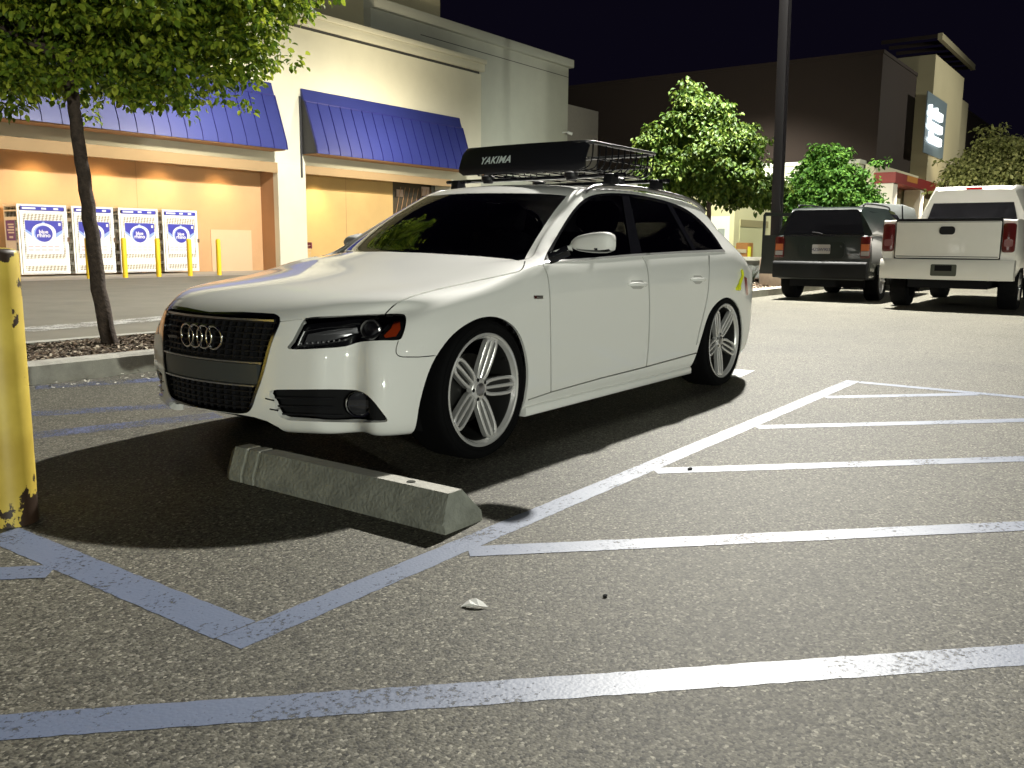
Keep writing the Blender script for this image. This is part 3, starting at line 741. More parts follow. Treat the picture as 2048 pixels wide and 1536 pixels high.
def cup_shade_patch(px0, px1, py):
    def fn(mb):
        pts = [(px0+4, py-8), (px1-6, py-8), (px1-2, py-4), (px1-3, py+5), (px1-8, py+9), (px0+8, py+9), (px0+3, py+4)]
        patch_px(mb, pts, .0015)
    return fn
M['cup_shade'] = pm('handle_cup_shade', (.40, .40, .385), .4, 0, .5)  # shade of the handle cup, put into a flat grey patch
both(cup_shade_patch(1258, 1290, 569), 'handle_cup_shade', M['cup_shade'], dF, smooth=60); both(handle(1255, 1291, 569), 'door_handle', M['paint'], dF)
both(cup_shade_patch(1383, 1407, 559), 'handle_cup_shade', M['cup_shade'], dR, smooth=60); both(handle(1380, 1408, 559), 'door_handle', M['paint'], dR)
def rail(mb):
    def rz(x, y): h = BVH.ray_cast(V((x, -y, 2.5)), V((0, 0, -1))); return h[0].z
    top = [(x, y, rz(x, y)+d) for x, y, d in ((1.30, .612, .004), (1.36, .610, .022), (1.50, .606, .030), (1.95, .600, .031), (2.40, .600, .031), (2.75, .600, .030), (2.93, .602, .022), (3.01, .604, .004))]
    mb.tube([V((a, -b, c)) for a, b, c in cr(top, 5)], .0125, 8, sx=1.1, up=(0, 0, 1))
    mb.add([], [])
both(rail, 'roof_rail', M['satin'], [car, car], smooth=50)
both(lambda mb: patch_px(mb, [(1067.5, 591), (1085.5, 591), (1085.5, 598), (1067.5, 598)], .0025), 'badge', M['satin'], [car, car])
both(lambda mb: patch_px(mb, [(1068.5, 592.6), (1072.5, 592.6), (1072.5, 596.4), (1068.5, 596.4)], .0034), 'badge', M['red_dark'], [car, car])
both(lambda mb: mb.rbox(.33, 2.26, -.893, -.82, .150, .200, .012, 2, 'x'), 'side_skirt', M['paint'], [car, car], bevel=.006)
both(lambda mb: patch_px(mb, [(1488, 553), (1493, 556), (1496, 590), (1492, 590)], .003), 'tail_lamp', M['red_lens'], [car, car])
tl = MB()
for s in (-1, 1):
    pass
def taillamp(mb):
    ys = [.60, .66, .72, .77, .80, .825]; vs = []
    for y in ys:
        for z in (.66, .74, .82):
            h = BVH.ray_cast(V((5, -y, z)), V((-1, 0, 0))); q = h[0] if h[0] else V((3.5, -y, z)); vs.append(q + V((.004, -.002, 0)))
    mb.add(vs, [(i*3+k, i*3+k+1, i*3+k+4, i*3+k+3) for i in range(5) for k in range(2)])
both(taillamp, 'tail_lamp', M['red_lens'], [car, car])
def on_ws(y, t):      # point on the windscreen
    h = BVH.ray_cast(V((t, y, 2.5)), V((0, 0, -1))); return h[0] + h[1]*(.012 if h[1].z > 0 else -.012)
# cabin
ca = MB(); ca.rbox(.50, .98, -.70, .70, .55, .90, .08, 3, 'y').build('dashboard', M['seat'], car, bevel=.02)
def seat(y, x0, name='seat'):
    s = MB(); s.rbox(x0, x0+.52, y-.25, y+.25, .42, .58, .06, 3, 'x'); lean = Matrix.Translation((x0+.50, y, .52)) @ Matrix.Rotation(R(20), 4, 'Y')
    s.rbox(-.07, .07, -.24, .24, 0, .58, .05, 3, 'z', lean); s.rbox(-.045, .055, -.13, .13, .62, .80, .04, 3, 'x', lean); s.tube([lean @ V((0, .05, .55)), lean @ V((0, .05, .66))], .008)
    s.tube([lean @ V((0, -.05, .55)), lean @ V((0, -.05, .66))], .008)
    s.build(name, M['seat'], car, bevel=.012)
seat(-.37, 1.12); seat(.37, 1.12)
s = MB(); s.rbox(2.05, 2.55, -.62, .62, .42, .60, .06, 3, 'x'); s.rbox(2.50, 2.64, -.62, .62, .55, 1.05, .05, 3, 'y'); s.build('rear_seat', M['seat'], car, bevel=.012)
sw = MB(); mm = Matrix.Translation((.98, -.37, .80)) @ Matrix.Rotation(R(-65), 4, 'Y')
sw.tube([mm @ V((.18*math.cos(t), .18*math.sin(t), 0)) for t in [2*math.pi*i/32 for i in range(33)]], .014, 8, cap=False); sw.rbox(-.06, .06, -.08, .08, -.02, .02, .03, 3, 'z', mm)
sw.build('steering_wheel', M['seat'], car)
cp = on_ws(0, .98); MB().rbox(cp.x-.01, cp.x+.04, -.12, .12, cp.z-.14, cp.z-.075, .02, 3, 'x').build('rear_view_mirror', M['black_plastic'], car)
# ------------------------------------------------------------------ roof basket
rk = empty('roof_basket', CO+V((0, 0, 0)), 0, 'black steel roof basket with wind fairing on the white wagon', 'roof rack')
BK = M['gloss_black']
for x in (1.62, 2.22):
    MB().tube([(x, -.70, 1.425), (x, .70, 1.425)], .013, 8, sx=1.4).build('crossbar', BK, rk)
    for s in (-1, 1):
        f = MB(); f.prism([(x-.035, 1.435), (x+.035, 1.435), (x+.045, 1.40), (x+.05, 1.372), (x-.05, 1.372), (x-.045, 1.40)], s*.575, s*.635, 'y'); f.build('foot_clamp', M['black_plastic'], rk, bevel=.006)
BY, BX0, BX1 = .49, 1.53, 2.47
bt = MB()
def rrect(x0, x1, y, z, r=.08, n=6):
    q = []
    for cx, cy, a in ((x1-r, y-r, 0), (x0+r, y-r, 90), (x0+r, -y+r, 180), (x1-r, -y+r, 270)):
        for k in range(n+1): t = R(a+90*k/n); q.append((cx+r*math.cos(t), cy+r*math.sin(t), z))
    return q+[q[0]]
b = MB(); b.tube(rrect(BX0, BX1, BY, 1.625), .0115, 8, cap=False); b.build('top_rail', pm('rack_steel', (.02, .02, .022), .28, 0, .8), rk, smooth=60)
b = MB(); b.tube(rrect(BX0+.02, BX1-.03, BY-.015, 1.535), .006, 6, cap=False); b.tube(rrect(BX0+.07, BX1-.10, BY-.08, 1.465), .008, 6, cap=False); b.build('lower_rail', BK, rk, smooth=60)
for i in range(11):
    x = BX0+.06+(BX1-BX0-.14)*i/10
    for s in (-1, 1):
        MB().tube(cr([(x, s*BY, 1.625), (x, s*(BY-.004), 1.54), (x, s*(BY-.03), 1.485), (x, s*(BY-.09), 1.463)], 3), .0052, 6).build('upright', BK, rk)
for i in range(9):
    y = -BY+.08+(2*BY-.16)*i/8
    MB().tube(cr([(BX1, y, 1.625), (BX1-.004, y, 1.54), (BX1-.03, y, 1.485), (BX1-.10, y, 1.463)], 3), .0052, 6).build('upright', BK, rk)
for i in range(7):
    y = -.40+.80*i/6; MB().box(BX0+.06, BX1-.09, y-.012, y+.012, 1.455, 1.462).build('floor_slat', BK, rk)
for x in (1.62, 2.22):
    for s in (-1, 1): MB().lathe([(0, 1.405), (.03, 1.405), (.045, 1.425), (.045, 1.45), (.02, 1.46)], 14, 'z', (x-.02, s*.33, 0)).build('clamp_knob', M['black_plastic'], rk)
fa = MB(); ny = 25; prof = [(1.446, 1.452), (1.440, 1.465), (1.445, 1.50), (1.462, 1.56), (1.482, 1.612), (1.494, 1.634)]
rows = []
for i in range(ny):
    t = -1+2*i/(ny-1); y = .495*t; bow = .05*(abs(t)**2.2); sc = 1-.28*(max(0, abs(t)-.88)/.12)**2
    zc = 1.535
    rows.append([(x+bow, y, zc+(z-zc)*sc) for x, z in prof] + [(x+bow+.006, y, zc+(z-zc)*sc) for x, z in reversed(prof)])
m_ = len(rows[0]); fa.add([p for r_ in rows for p in r_], [(i*m_+k, i*m_+(k+1) % m_, (i+1)*m_+(k+1) % m_, (i+1)*m_+k) for i in range(ny-1) for k in range(m_)] + [tuple(range(m_-1, -1, -1)), tuple((ny-1)*m_+k for k in range(m_))])
fo = fa.build('wind_fairing', pm('fairing_plastic', (.007, .007, .010), .45, spec=.35), rk, smooth=50)
me = text_mesh('YAKIMA', .068, .0012, shear=.28, offset=.0016, spacing=1.10)
for v in me.vertices:     # lay the letters on the bowed fairing
    lx, ly = v.co.x*.97, v.co.y*1.06; y = .165 - lx; z = 1.538 + ly*.87; ft = v.co.z
    t = y/.505; x = 1.436 + .05*abs(t)**2.2 - .004 - ft
    for (x0, z0), (x1, z1) in zip(prof, prof[1:]):
        if z0 <= z <= z1: x = x0+(x1-x0)*(z-z0)/(z1-z0) + .05*abs(t)**2.2 - .003 - ft*.5
    v.co = (x, y, z)
link('lettering', me, M['white_mark'], fo)
# yellow strap hanging over the rear corner
sp = MB(); A = [surf_px(1481, 541, .010)[0], surf_px(1483, 550, .010)[0], surf_px(1479, 562, .010)[0], surf_px(1474, 577, .012)[0]]
if all(a is not None for a in A):
    sp.tube([a + CO for a in cr(A, 4)], [.012]*8+[.014]*3+[.022, .024], 8, sx=.7)
    sp.tube([A[3]+CO+V((-.03, 0, 0)), A[3]+CO+V((.02, 0, .0))], .013, 8)
tag(sp.build('tow_strap', pm('hi_vis_yellow', (.75, .80, .02), .5), None), 'bright yellow strap hanging at the rear corner of the white wagon', 'strap')
# ------------------------------------------------------------------ ground
def asphalt():
    m = bpy.data.materials.new('asphalt'); n, l, b = nodes(m)
    tc = n.new('ShaderNodeTexCoord')
    def vor(sc, feat='F1'):
        v = n.new('ShaderNodeTexVoronoi'); v.inputs['Scale'].default_value = sc; v.feature = feat; l.new(tc.outputs['Object'], v.inputs['Vector']); return v
    def noi(sc, d=6, r=.6):
        v = n.new('ShaderNodeTexNoise'); v.inputs['Scale'].default_value = sc; v.inputs['Detail'].default_value = d; v.inputs['Roughness'].default_value = r
        l.new(tc.outputs['Object'], v.inputs['Vector']); return v
    v1 = vor(135); v2 = vor(300)
    sep = n.new('ShaderNodeSeparateColor'); l.new(v1.outputs['Color'], sep.inputs[0])
    ramp = n.new('ShaderNodeValToRGB'); l.new(sep.outputs[0], ramp.inputs[0]); e = ramp.color_ramp.elements
    e[0].position = 0; e[0].color = (.016, .015, .011, 1); e[1].position = 1; e[1].color = (.36, .342, .28, 1)
    for p, c in ((.20, (.055, .052, .040, 1)), (.50, (.098, .093, .073, 1)), (.86, (.150, .143, .113, 1)), (.955, (.23, .22, .185, 1))):
        k = e.new(p); k.color = c
    sep2 = n.new('ShaderNodeSeparateColor'); l.new(v2.outputs['Color'], sep2.inputs[0])
    ramp2 = n.new('ShaderNodeValToRGB'); l.new(sep2.outputs[1], ramp2.inputs[0]); e = ramp2.color_ramp.elements
    e[0].color = (.45, .45, .45, 1); e[1].color = (1.5, 1.5, 1.5, 1)
    mx = n.new('ShaderNodeMix'); mx.data_type = 'RGBA'; mx.blend_type = 'MULTIPLY'; mx.inputs[0].default_value = .6
    l.new(ramp.outputs[0], mx.inputs[6]); l.new(ramp2.outputs[0], mx.inputs[7])
    big = noi(.9, 8, .65); r3 = n.new('ShaderNodeValToRGB'); l.new(big.outputs[0], r3.inputs[0]); e = r3.color_ramp.elements
    e[0].position = .3; e[0].color = (.78, .78, .79, 1); e[1].position = .72; e[1].color = (1.14, 1.13, 1.09, 1)
    mx2 = n.new('ShaderNodeMix'); mx2.data_type = 'RGBA'; mx2.blend_type = 'MULTIPLY'; mx2.inputs[0].default_value = 1
    l.new(mx.outputs[2], mx2.inputs[6]); l.new(r3.outputs[0], mx2.inputs[7])
    oil = noi(.45, 5, .6); r5 = n.new('ShaderNodeValToRGB'); l.new(oil.outputs[0], r5.inputs[0]); e = r5.color_ramp.elements
    e[0].position = .56; e[0].color = (1, 1, 1, 1); e[1].position = .70; e[1].color = (.70, .69, .68, 1)
    mx4 = n.new('ShaderNodeMix'); mx4.data_type = 'RGBA'; mx4.blend_type = 'MULTIPLY'; mx4.inputs[0].default_value = 1; l.new(mx2.outputs[2], mx4.inputs[6]); l.new(r5.outputs[0], mx4.inputs[7]); mx2 = mx4
    st = noi(5, 8, .75); r4 = n.new('ShaderNodeValToRGB'); l.new(st.outputs[0], r4.inputs[0]); e = r4.color_ramp.elements
    e[0].position = .60; e[0].color = (1, 1, 1, 1); e[1].position = .78; e[1].color = (.55, .53, .52, 1)
    mx3 = n.new('ShaderNodeMix'); mx3.data_type = 'RGBA'; mx3.blend_type = 'MULTIPLY'; mx3.inputs[0].default_value = 1
    l.new(mx2.outputs[2], mx3.inputs[6]); l.new(r4.outputs[0], mx3.inputs[7]); l.new(mx3.outputs[2], b.inputs['Base Color'])
    b.inputs['Roughness'].default_value = .7; b.inputs['Specular IOR Level'].default_value = .38
    ad = n.new('ShaderNodeMath'); ad.operation = 'MULTIPLY_ADD'; l.new(v1.outputs['Distance'], ad.inputs[0]); ad.inputs[1].default_value = -.6; 
    n2 = noi(60, 4); l.new(n2.outputs[0], ad.inputs[2])
    bp = n.new('ShaderNodeBump'); bp.inputs['Strength'].default_value = .45; bp.inputs['Distance'].default_value = .003; l.new(ad.outputs[0], bp.inputs['Height']); l.new(bp.outputs[0], b.inputs['Normal'])
    return m
def sheet(name, poly, z, mat, kind='structure'):
    me = bpy.data.meshes.new(name); me.from_pydata([(x, y, z) for x, y in poly], [], [tuple(range(len(poly)))])
    return tag(link(name, me, mat), kind=kind)
sheet('ground', [(-60, -60), (160, -60), (160, 140), (-60, 140)], 0, asphalt())
# drive lane in front of the shop, finer and greyer
lane = pm('drive_lane', (.18, .17, .137), .7, var=.25, scale=1.3, bump=.3, bscale=120)
sheet('road', [(-30, 7.80), (46, 7.80), (46, 22.9), (-30, 22.9)], .004, lane)
conc = pm('concrete_path', (.34, .32, .28), .8, var=.2, scale=1.5, bump=.3, bscale=60)
sheet('pavement', [(-30, 22.9), (46, 22.9), (46, 25.6), (-30, 25.6)], .009, conc)
sheet('pavement', [(-30, 25.6), (31, 25.6), (31, 26.58), (-30, 26.58)], .009, conc)
def paint(name, col, wear=.5, rough=.5, spec=.5):
    m = bpy.data.materials.new(name); n, l, b = nodes(m); b.inputs['Base Color'].default_value = (*col, 1); b.inputs['Roughness'].default_value = rough; b.inputs['Specular IOR Level'].default_value = spec
    out = n['Material Output']; tr = n.new('ShaderNodeBsdfTransparent'); mx = n.new('ShaderNodeMixShader')
    tc = n.new('ShaderNodeTexCoord'); a = n.new('ShaderNodeTexNoise'); a.inputs['Scale'].default_value = 55; a.inputs['Detail'].default_value = 6; a.inputs['Roughness'].default_value = .7
    c = n.new('ShaderNodeTexNoise'); c.inputs['Scale'].default_value = 4; c.inputs['Detail'].default_value = 4
    for q in (a, c): l.new(tc.outputs['Object'], q.inputs['Vector'])
    ad = n.new('ShaderNodeMath'); ad.operation = 'MULTIPLY_ADD'; l.new(c.outputs[0], ad.inputs[0]); ad.inputs[1].default_value = .55; l.new(a.outputs[0], ad.inputs[2])
    rp = n.new('ShaderNodeMapRange'); l.new(ad.outputs[0], rp.inputs[0]); rp.inputs[1].default_value = .60+wear*.25; rp.inputs[2].default_value = .78+wear*.25; 
    rp.inputs[3].default_value = 0; rp.inputs[4].default_value = 1; inv = n.new('ShaderNodeMath'); inv.operation = 'SUBTRACT'; inv.inputs[0].default_value = 1; l.new(rp.outputs[0], inv.inputs[1])
    hue = n.new('ShaderNodeMix'); hue.data_type = 'RGBA'; hue.inputs[6].default_value = (*[k*.80 for k in col], 1); hue.inputs[7].default_value = (*[min(1, k*1.15) for k in col], 1)
    l.new(a.outputs[0], hue.inputs[0]); l.new(hue.outputs[2], b.inputs['Base Color'])
    bp = n.new('ShaderNodeBump'); bp.inputs['Strength'].default_value = .3; bp.inputs['Distance'].default_value = .0012; vv = n.new('ShaderNodeTexVoronoi'); vv.inputs['Scale'].default_value = 105
    l.new(tc.outputs['Object'], vv.inputs['Vector']); l.new(vv.outputs['Distance'], bp.inputs['Height']); bp.invert = True; l.new(bp.outputs[0], b.inputs['Normal'])
    l.new(rp.outputs[0], mx.inputs[0]); l.new(b.outputs[0], mx.inputs[1]); l.new(tr.outputs[0], mx.inputs[2]); l.new(mx.outputs[0], out.inputs[0]); return m
M['line'] = paint('line_paint', (.12, .155, .25), .90, .51, .75)
M['blue_worn'] = paint('worn_blue_paint', (.10, .12, .22), .22, .7)
M['white_worn'] = paint('worn_white_paint', (.55, .55, .52), .38, .5)
rng = random.Random(5)
def stripe(p0, p1, w, z, mat, name='parking_marking', rag=.0025):
    z = (z-.0072)*1.3 if z < .0095 else z
    """painted stripe with slightly ragged edges"""
    a, b = V(p0), V(p1); d = (b-a); L = d.length; d.normalize(); nn = V((-d.y, d.x)); n = max(2, int(L/.03)); vs = []; fs = []
    for i in range(n+1):
        p = a + d*(L*i/n)
        for s in (-1, 1): q = p + nn*(s*w/2 + rng.uniform(-rag, rag)); vs.append((q.x, q.y, z))
    for i in range(n): fs.append((2*i, 2*i+2, 2*i+3, 2*i+1))
    me = bpy.data.meshes.new(name); me.from_pydata(vs, [], fs); return tag(link(name, me, mat), kind='structure')
stripe((1.285, 1.81), (6.90, 1.81), .10, .008, M['line'])
stripe((1.345, 1.865), (1.345, 7.0), .13, .008, M['line'])
for k, c in enumerate((2.62, 3.94, 5.27, 6.50, 7.76)):
    x0 = c-1.76; x1 = min(6.80, c+.9)
    if c == 2.62: stripe((-1.2, 3.82), (3.6, -.98), .105, .008, M['line'])
    else: stripe((x0, 1.755), (x1, c-x1), .10, .0085, M['line'])
stripe((1.27, 2.66), (-.6, 4.53), .11, .0085, M['line'])
stripe((6.85, 1.75), (6.85, -.9), .10, .0088, M['line'])
stripe((1.4, -.95), (6.9, -.95), .10, .0092, M['line'])
for (a, b), w in (((on_z(70, 775), on_z(300, 765)), .20), ((on_z(62, 828), on_z(330, 822)), .18), ((on_z(62, 872), on_z(345, 846)), .18)):
    stripe((a.x, a.y), (b.x+.3, b.y), w, .008, M['blue_worn'])
sheet('parking_marking', [(6.50, 2.55), (6.95, 2.60), (6.80, 3.3), (6.25, 3.3)], .003, paint('white_line', (.62, .64, .64), 1.3, .5))
stripe((4.75, 10.3), (9.5, 10.95), .55, .010, M['white_worn'], rag=.03)
# kerbs and planting islands
kc = pm('kerb_concrete', (.42, .405, .36), .8, var=.35, scale=6, bump=.5, bscale=90)
def kerb(x0, x1, y0, y1, name='kerb'):
    k = MB(); w = .16
    def rr(x0, x1, y0, y1, r):
        q = []
        for cx, cy, a in ((x1-r, y1-r, 0), (x0+r, y1-r, 90), (x0+r, y0+r, 180), (x1-r, y0+r, 270)):
            for i in range(9): t = R(a+90*i/8); q.append((cx+r*math.cos(t), cy+r*math.sin(t)))
        return q
    o = rr(x0, x1, y0, y1, .6); o2 = rr(x0+.02, x1-.02, y0+.02, y1-.02, .58); i_ = rr(x0+w, x1-w, y0+w, y1-w, .44); n = len(o)
    vs = [(a, b, 0) for a, b in o] + [(a, b, .135) for a, b in o] + [(a, b, .155) for a, b in o2] + [(a, b, .155) for a, b in i_] + [(a, b, .05) for a, b in i_]
    k.add(vs, [(j*n+i, j*n+(i+1) % n, (j+1)*n+(i+1) % n, (j+1)*n+i) for j in range(4) for i in range(n)])
    tag(k.build(name, kc), kind='structure')
    return i_
mul = pm('mulch_soil', (.05, .035, .022), .95, var=.5, scale=14, bump=1, bscale=40)
chipm = bpy.data.materials.new('wood_chips'); n_, l_, b_ = nodes(chipm); gi = n_.new('ShaderNodeNewGeometry'); rp_ = n_.new('ShaderNodeValToRGB'); l_.new(gi.outputs['Random Per Island'], rp_.inputs[0]); l_.new(rp_.outputs[0], b_.inputs['Base Color'])
rp_.color_ramp.elements[0].color = (.05, .032, .018, 1); rp_.color_ramp.elements[1].color = (.62, .54, .42, 1); k_ = rp_.color_ramp.elements.new(.7); k_.color = (.13, .085, .05, 1); b_.inputs['Roughness'].default_value = .85
def chips(name, x0, x1, y0, y1, z, n, size, mat, seed=1):
    r = np.random.RandomState(seed); c = np.stack([r.uniform(x0, x1, n), r.uniform(y0, y1, n), z + r.uniform(0, .02, n)], 1)
    L = r.uniform(.5, 1.3, n)*size; W = L*r.uniform(.25, .6, n); a = r.uniform(0, 6.28, n); t = r.uniform(-.5, .5, n); t2 = r.uniform(-.4, .4, n)
    u = np.stack([np.cos(a)*np.cos(t), np.sin(a)*np.cos(t), np.sin(t)], 1); w = np.stack([-np.sin(a)*np.cos(t2), np.cos(a)*np.cos(t2), np.sin(t2)], 1)
    Vv = np.stack([c-u*L[:, None]/2-w*W[:, None]/2, c+u*L[:, None]/2-w*W[:, None]/2, c+u*L[:, None]/2+w*W[:, None]/2, c-u*L[:, None]/2+w*W[:, None]/2], 1).reshape(-1, 3)
    me = bpy.data.meshes.new(name); me.from_pydata(Vv.tolist(), [], np.arange(4*n).reshape(-1, 4).tolist()); return tag(link(name, me, mat), kind='stuff')
isl = kerb(-9, 7.6, 6.30, 7.78); sheet('planting_bed', isl, .13, mul)
chips('wood_mulch', 1.5, 7.2, 6.5, 7.6, .135, 11000, .036, chipm)
isl = kerb(16.3, 31.0, 6.50, 9.40); sheet('planting_bed', isl, .13, mul)
chips('wood_mulch', 16.6, 24, 6.7, 9.2, .135, 3500, .07, chipm, 2)
# leaf litter by the kerb
chips('leaf_litter', 2.9, 5.6, 5.95, 6.28, .006, 120, .028, pm('dry_leaf', (.5, .48, .42), .8), 7)
# ------------------------------------------------------------------ concrete parking block
ctop = pm('worn_lit_top', (.50, .49, .44), .85, var=.2, scale=9, bump=.4, bscale=70)  # worn top; lamp brightness is also put into its paler colour
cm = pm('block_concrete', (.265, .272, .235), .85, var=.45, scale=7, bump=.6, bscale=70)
ws = MB(); SEC = [(2.262, 0), (2.262, .032), (2.300, .138), (2.372, .138), (2.476, .038), (2.476, 0)]
YS = [1.925, 1.94, 2.12, 2.20, 2.60, 2.952, 2.958, 2.972, 2.978, 3.03, 3.036, 3.05, 3.056, 3.13, 3.17]
secs = []
for i, y in enumerate(YS):
    sc = 1.0
    if y in (2.958, 2.972, 3.036, 3.05): sc = .955
    if y == 3.17: sc = .80
    if y == 1.925: sc = .985
    cxx = 2.355; secs.append([(cxx+(x-cxx)*sc, y + (z*.18 if i == 0 else 0), z*sc) for x, z in SEC])
ws.add([p for s_ in secs for p in s_], [(i*6+k, i*6+(k+1) % 6, (i+1)*6+(k+1) % 6, (i+1)*6+k) for i in range(len(YS)-1) for k in range(6)] + [(5, 4, 3, 2, 1, 0), tuple((len(YS)-1)*6+k for k in range(6))])
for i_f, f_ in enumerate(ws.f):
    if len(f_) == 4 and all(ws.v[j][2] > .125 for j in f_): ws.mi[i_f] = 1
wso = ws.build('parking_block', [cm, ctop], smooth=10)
tag(wso, 'low grey concrete parking block in front of the white wagon', 'parking block')
h = MB().lathe([(.0, .1395), (.009, .1395), (.015, .1405), (.017, .139)], 16, 'z', (2.335, 2.15, 0)); h.build('bolt_hole', pm('hole_dark', (.02, .02, .01), .9), wso)  # hole drawn as a dark disc on the block's top
h = MB().lathe([(.0, .1325), (.009, .1325), (.014, .1335), (.016, .132)], 16, 'z', (2.335, 3.10, 0)); h.build('bolt_hole', M['dark'], wso)
# ------------------------------------------------------------------ bollards
def rust_yellow():
    m = bpy.data.materials.new('chipped_yellow'); n, l, b = nodes(m); tc = n.new('ShaderNodeTexCoord'); mp = n.new('ShaderNodeMapping'); mp.inputs['Scale'].default_value = (1, 1, .75); l.new(tc.outputs['Object'], mp.inputs[0])
    a = n.new('ShaderNodeTexNoise'); a.inputs['Scale'].default_value = 9; a.inputs['Detail'].default_value = 9; a.inputs['Roughness'].default_value = .62; l.new(mp.outputs[0], a.inputs['Vector'])
    sp_ = n.new('ShaderNodeSeparateXYZ'); l.new(tc.outputs['Object'], sp_.inputs[0])
    # more chips low down, where cars touch it, and at the very top
    lo = n.new('ShaderNodeMapRange'); l.new(sp_.outputs[2], lo.inputs[0]); lo.inputs[1].default_value = .30; lo.inputs[2].default_value = .10; lo.inputs[3].default_value = 0; lo.inputs[4].default_value = .13
    hi = n.new('ShaderNodeMapRange'); l.new(sp_.outputs[2], hi.inputs[0]); hi.inputs[1].default_value = .92; hi.inputs[2].default_value = .95; hi.inputs[3].default_value = 0; hi.inputs[4].default_value = .13
    a1 = n.new('ShaderNodeMath'); a1.operation = 'ADD'; l.new(a.outputs[0], a1.inputs[0]); l.new(lo.outputs[0], a1.inputs[1])
    a2 = n.new('ShaderNodeMath'); a2.operation = 'ADD'; l.new(a1.outputs[0], a2.inputs[0]); l.new(hi.outputs[0], a2.inputs[1])
    r = n.new('ShaderNodeValToRGB'); l.new(a2.outputs[0], r.inputs[0]); e = r.color_ramp.elements
    e[0].position = .615; e[0].color = (.72, .54, .09, 1); e[1].position = .628; e[1].color = (.035, .018, .01, 1)
    g = n.new('ShaderNodeTexNoise'); g.inputs['Scale'].default_value = 5; g.inputs['Detail'].default_value = 8; l.new(tc.outputs['Object'], g.inputs['Vector'])
    mx = n.new('ShaderNodeMix'); mx.data_type = 'RGBA'; mx.blend_type = 'MULTIPLY'; mx.inputs[0].default_value = 1; l.new(r.outputs[0], mx.inputs[6])
    r2 = n.new('ShaderNodeValToRGB'); l.new(g.outputs[0], r2.inputs[0]); r2.color_ramp.elements[0].position = .35; r2.color_ramp.elements[0].color = (.74, .70, .6, 1); r2.color_ramp.elements[1].position = .6
    l.new(r2.outputs[0], mx.inputs[7]); l.new(mx.outputs[2], b.inputs['Base Color']); b.inputs['Roughness'].default_value = .5
    bp = n.new('ShaderNodeBump'); bp.invert = True; bp.inputs['Strength'].default_value = .5; bp.inputs['Distance'].default_value = .004; l.new(r.outputs[1] if False else a2.outputs[0], bp.inputs['Height']); l.new(bp.outputs[0], b.inputs['Normal'])
    return m
bl = MB().lathe([(0, .978), (.05, .976), (.074, .972), (.084, .966), (.0865, .955), (.0865, 0)], 48)
o = bl.build('bollard', rust_yellow(), loc=(1.432, 3.262, 0), smooth=50); tag(o, 'chipped rusty yellow steel bollard close to the camera', 'bollard')
yb = pm('yellow_paint', (.80, .55, .02), .5)
for i, px in enumerate((179, 251, 318, 381, 439)):
    p = on_y(px, 555, 23.35); b0 = MB().lathe([(0, 1.10), (.04, 1.095), (.065, 1.075), (.07, 1.05), (.07, .0)], 20)
    if i == 0: first = b0.build('bollard', yb, loc=(p.x, p.y, .008), smooth=50); q = first
    else: q = first.copy(); COL.objects.link(q); q.location = (p.x, p.y, .008)
    tag(q, ['leftmost thin yellow bollard before the shop, left of the tree trunk', 'thin yellow bollard just right of the tree trunk', 'middle thin yellow bollard between the third and fourth white cages', 'thin yellow bollard in front of the rightmost white cage', 'thin yellow bollard standing alone right of the cages'][i], 'bollard', 'yellow bollards along the shop front')
# litter
rng2 = np.random.RandomState(4)
pp = on_z(948, 1213); lt = MB(); 
pv = [(-.030, -.006, .002), (-.012, .010, .014), (.004, .012, .018), (.020, .002, .012), (.032, -.008, .002), (.012, -.014, .008), (-.008, -.008, .012), (-.016, .014, .004)]
lt.add([(a*1.25, b*1.25, c) for a, b, c in pv], [(0, 6, 1), (1, 6, 5, 2), (2, 5, 3), (3, 5, 4), (0, 1, 7), (0, 5, 6)])
o = lt.build('paper_scrap', pm('white_paper', (.75, .75, .72), .7), loc=(pp.x, pp.y, .001), smooth=None); o.rotation_euler = (0, 0, R(-54)); tag(o, 'crumpled white paper scrap lying on the asphalt', 'litter')
for i, (px, py, s, lb) in enumerate(((1210, 1194, .008, 'small dark clod on the asphalt right of the paper scrap'), (1380, 940, .012, 'dark leaf lying on the white stripe near the car'))):
    p = on_z(px, py); b0 = MB().ball((0, 0, s*.4), s, 5, (1.3, .8, .5)); b0.v = [(x*(1+.25*math.sin(40*y+i)), y, z) for x, y, z in b0.v]
    o = b0.build(('clod', 'dead_leaf')[i], M['dark'], loc=(p.x, p.y, .001)); tag(o, lb, ('clod', 'leaf')[i])
# ------------------------------------------------------------------ shop
st_c = pm('stucco_cream', (.56, .54, .44), .9, var=.10, scale=.5, bump=.25, bscale=45)
st_o = pm('stucco_orange', (.50, .30, .15), .9, var=.12, scale=.6, bump=.25, bscale=45)
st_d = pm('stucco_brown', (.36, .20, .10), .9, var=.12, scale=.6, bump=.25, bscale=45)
st_p = pm('stucco_lit', (.56, .40, .25), .9, var=.06, scale=.8)
st_g = pm('stucco_grey', (.36, .36, .31), .9, var=.12, scale=.35, bump=.25, bscale=45)
st_b = pm('beam_shaded_tan', (.30, .205, .105), .9, var=.08, scale=.8)  # shade from the awnings is put into this darker tan
blue = pm('awning_blue', (.018, .025, .145), .5, var=.08, scale=2)
dk = pm('shadow_metal', (.03, .03, .032), .6)
shop = empty('shop_building', (22, 25.6, 0), 0, 'long beige shop front with orange recessed bays and blue metal awnings', 'building')
def part_(mb, name, mat, par, **kw):
    o = mb.build(name, mat, None, **kw); o.parent = par; o.matrix_parent_inverse = Matrix.Translation(-par.location); return o
YF, YB = 25.6, 26.56
P1 = (21.05, 22.32); P2 = (30.6, 32.7)
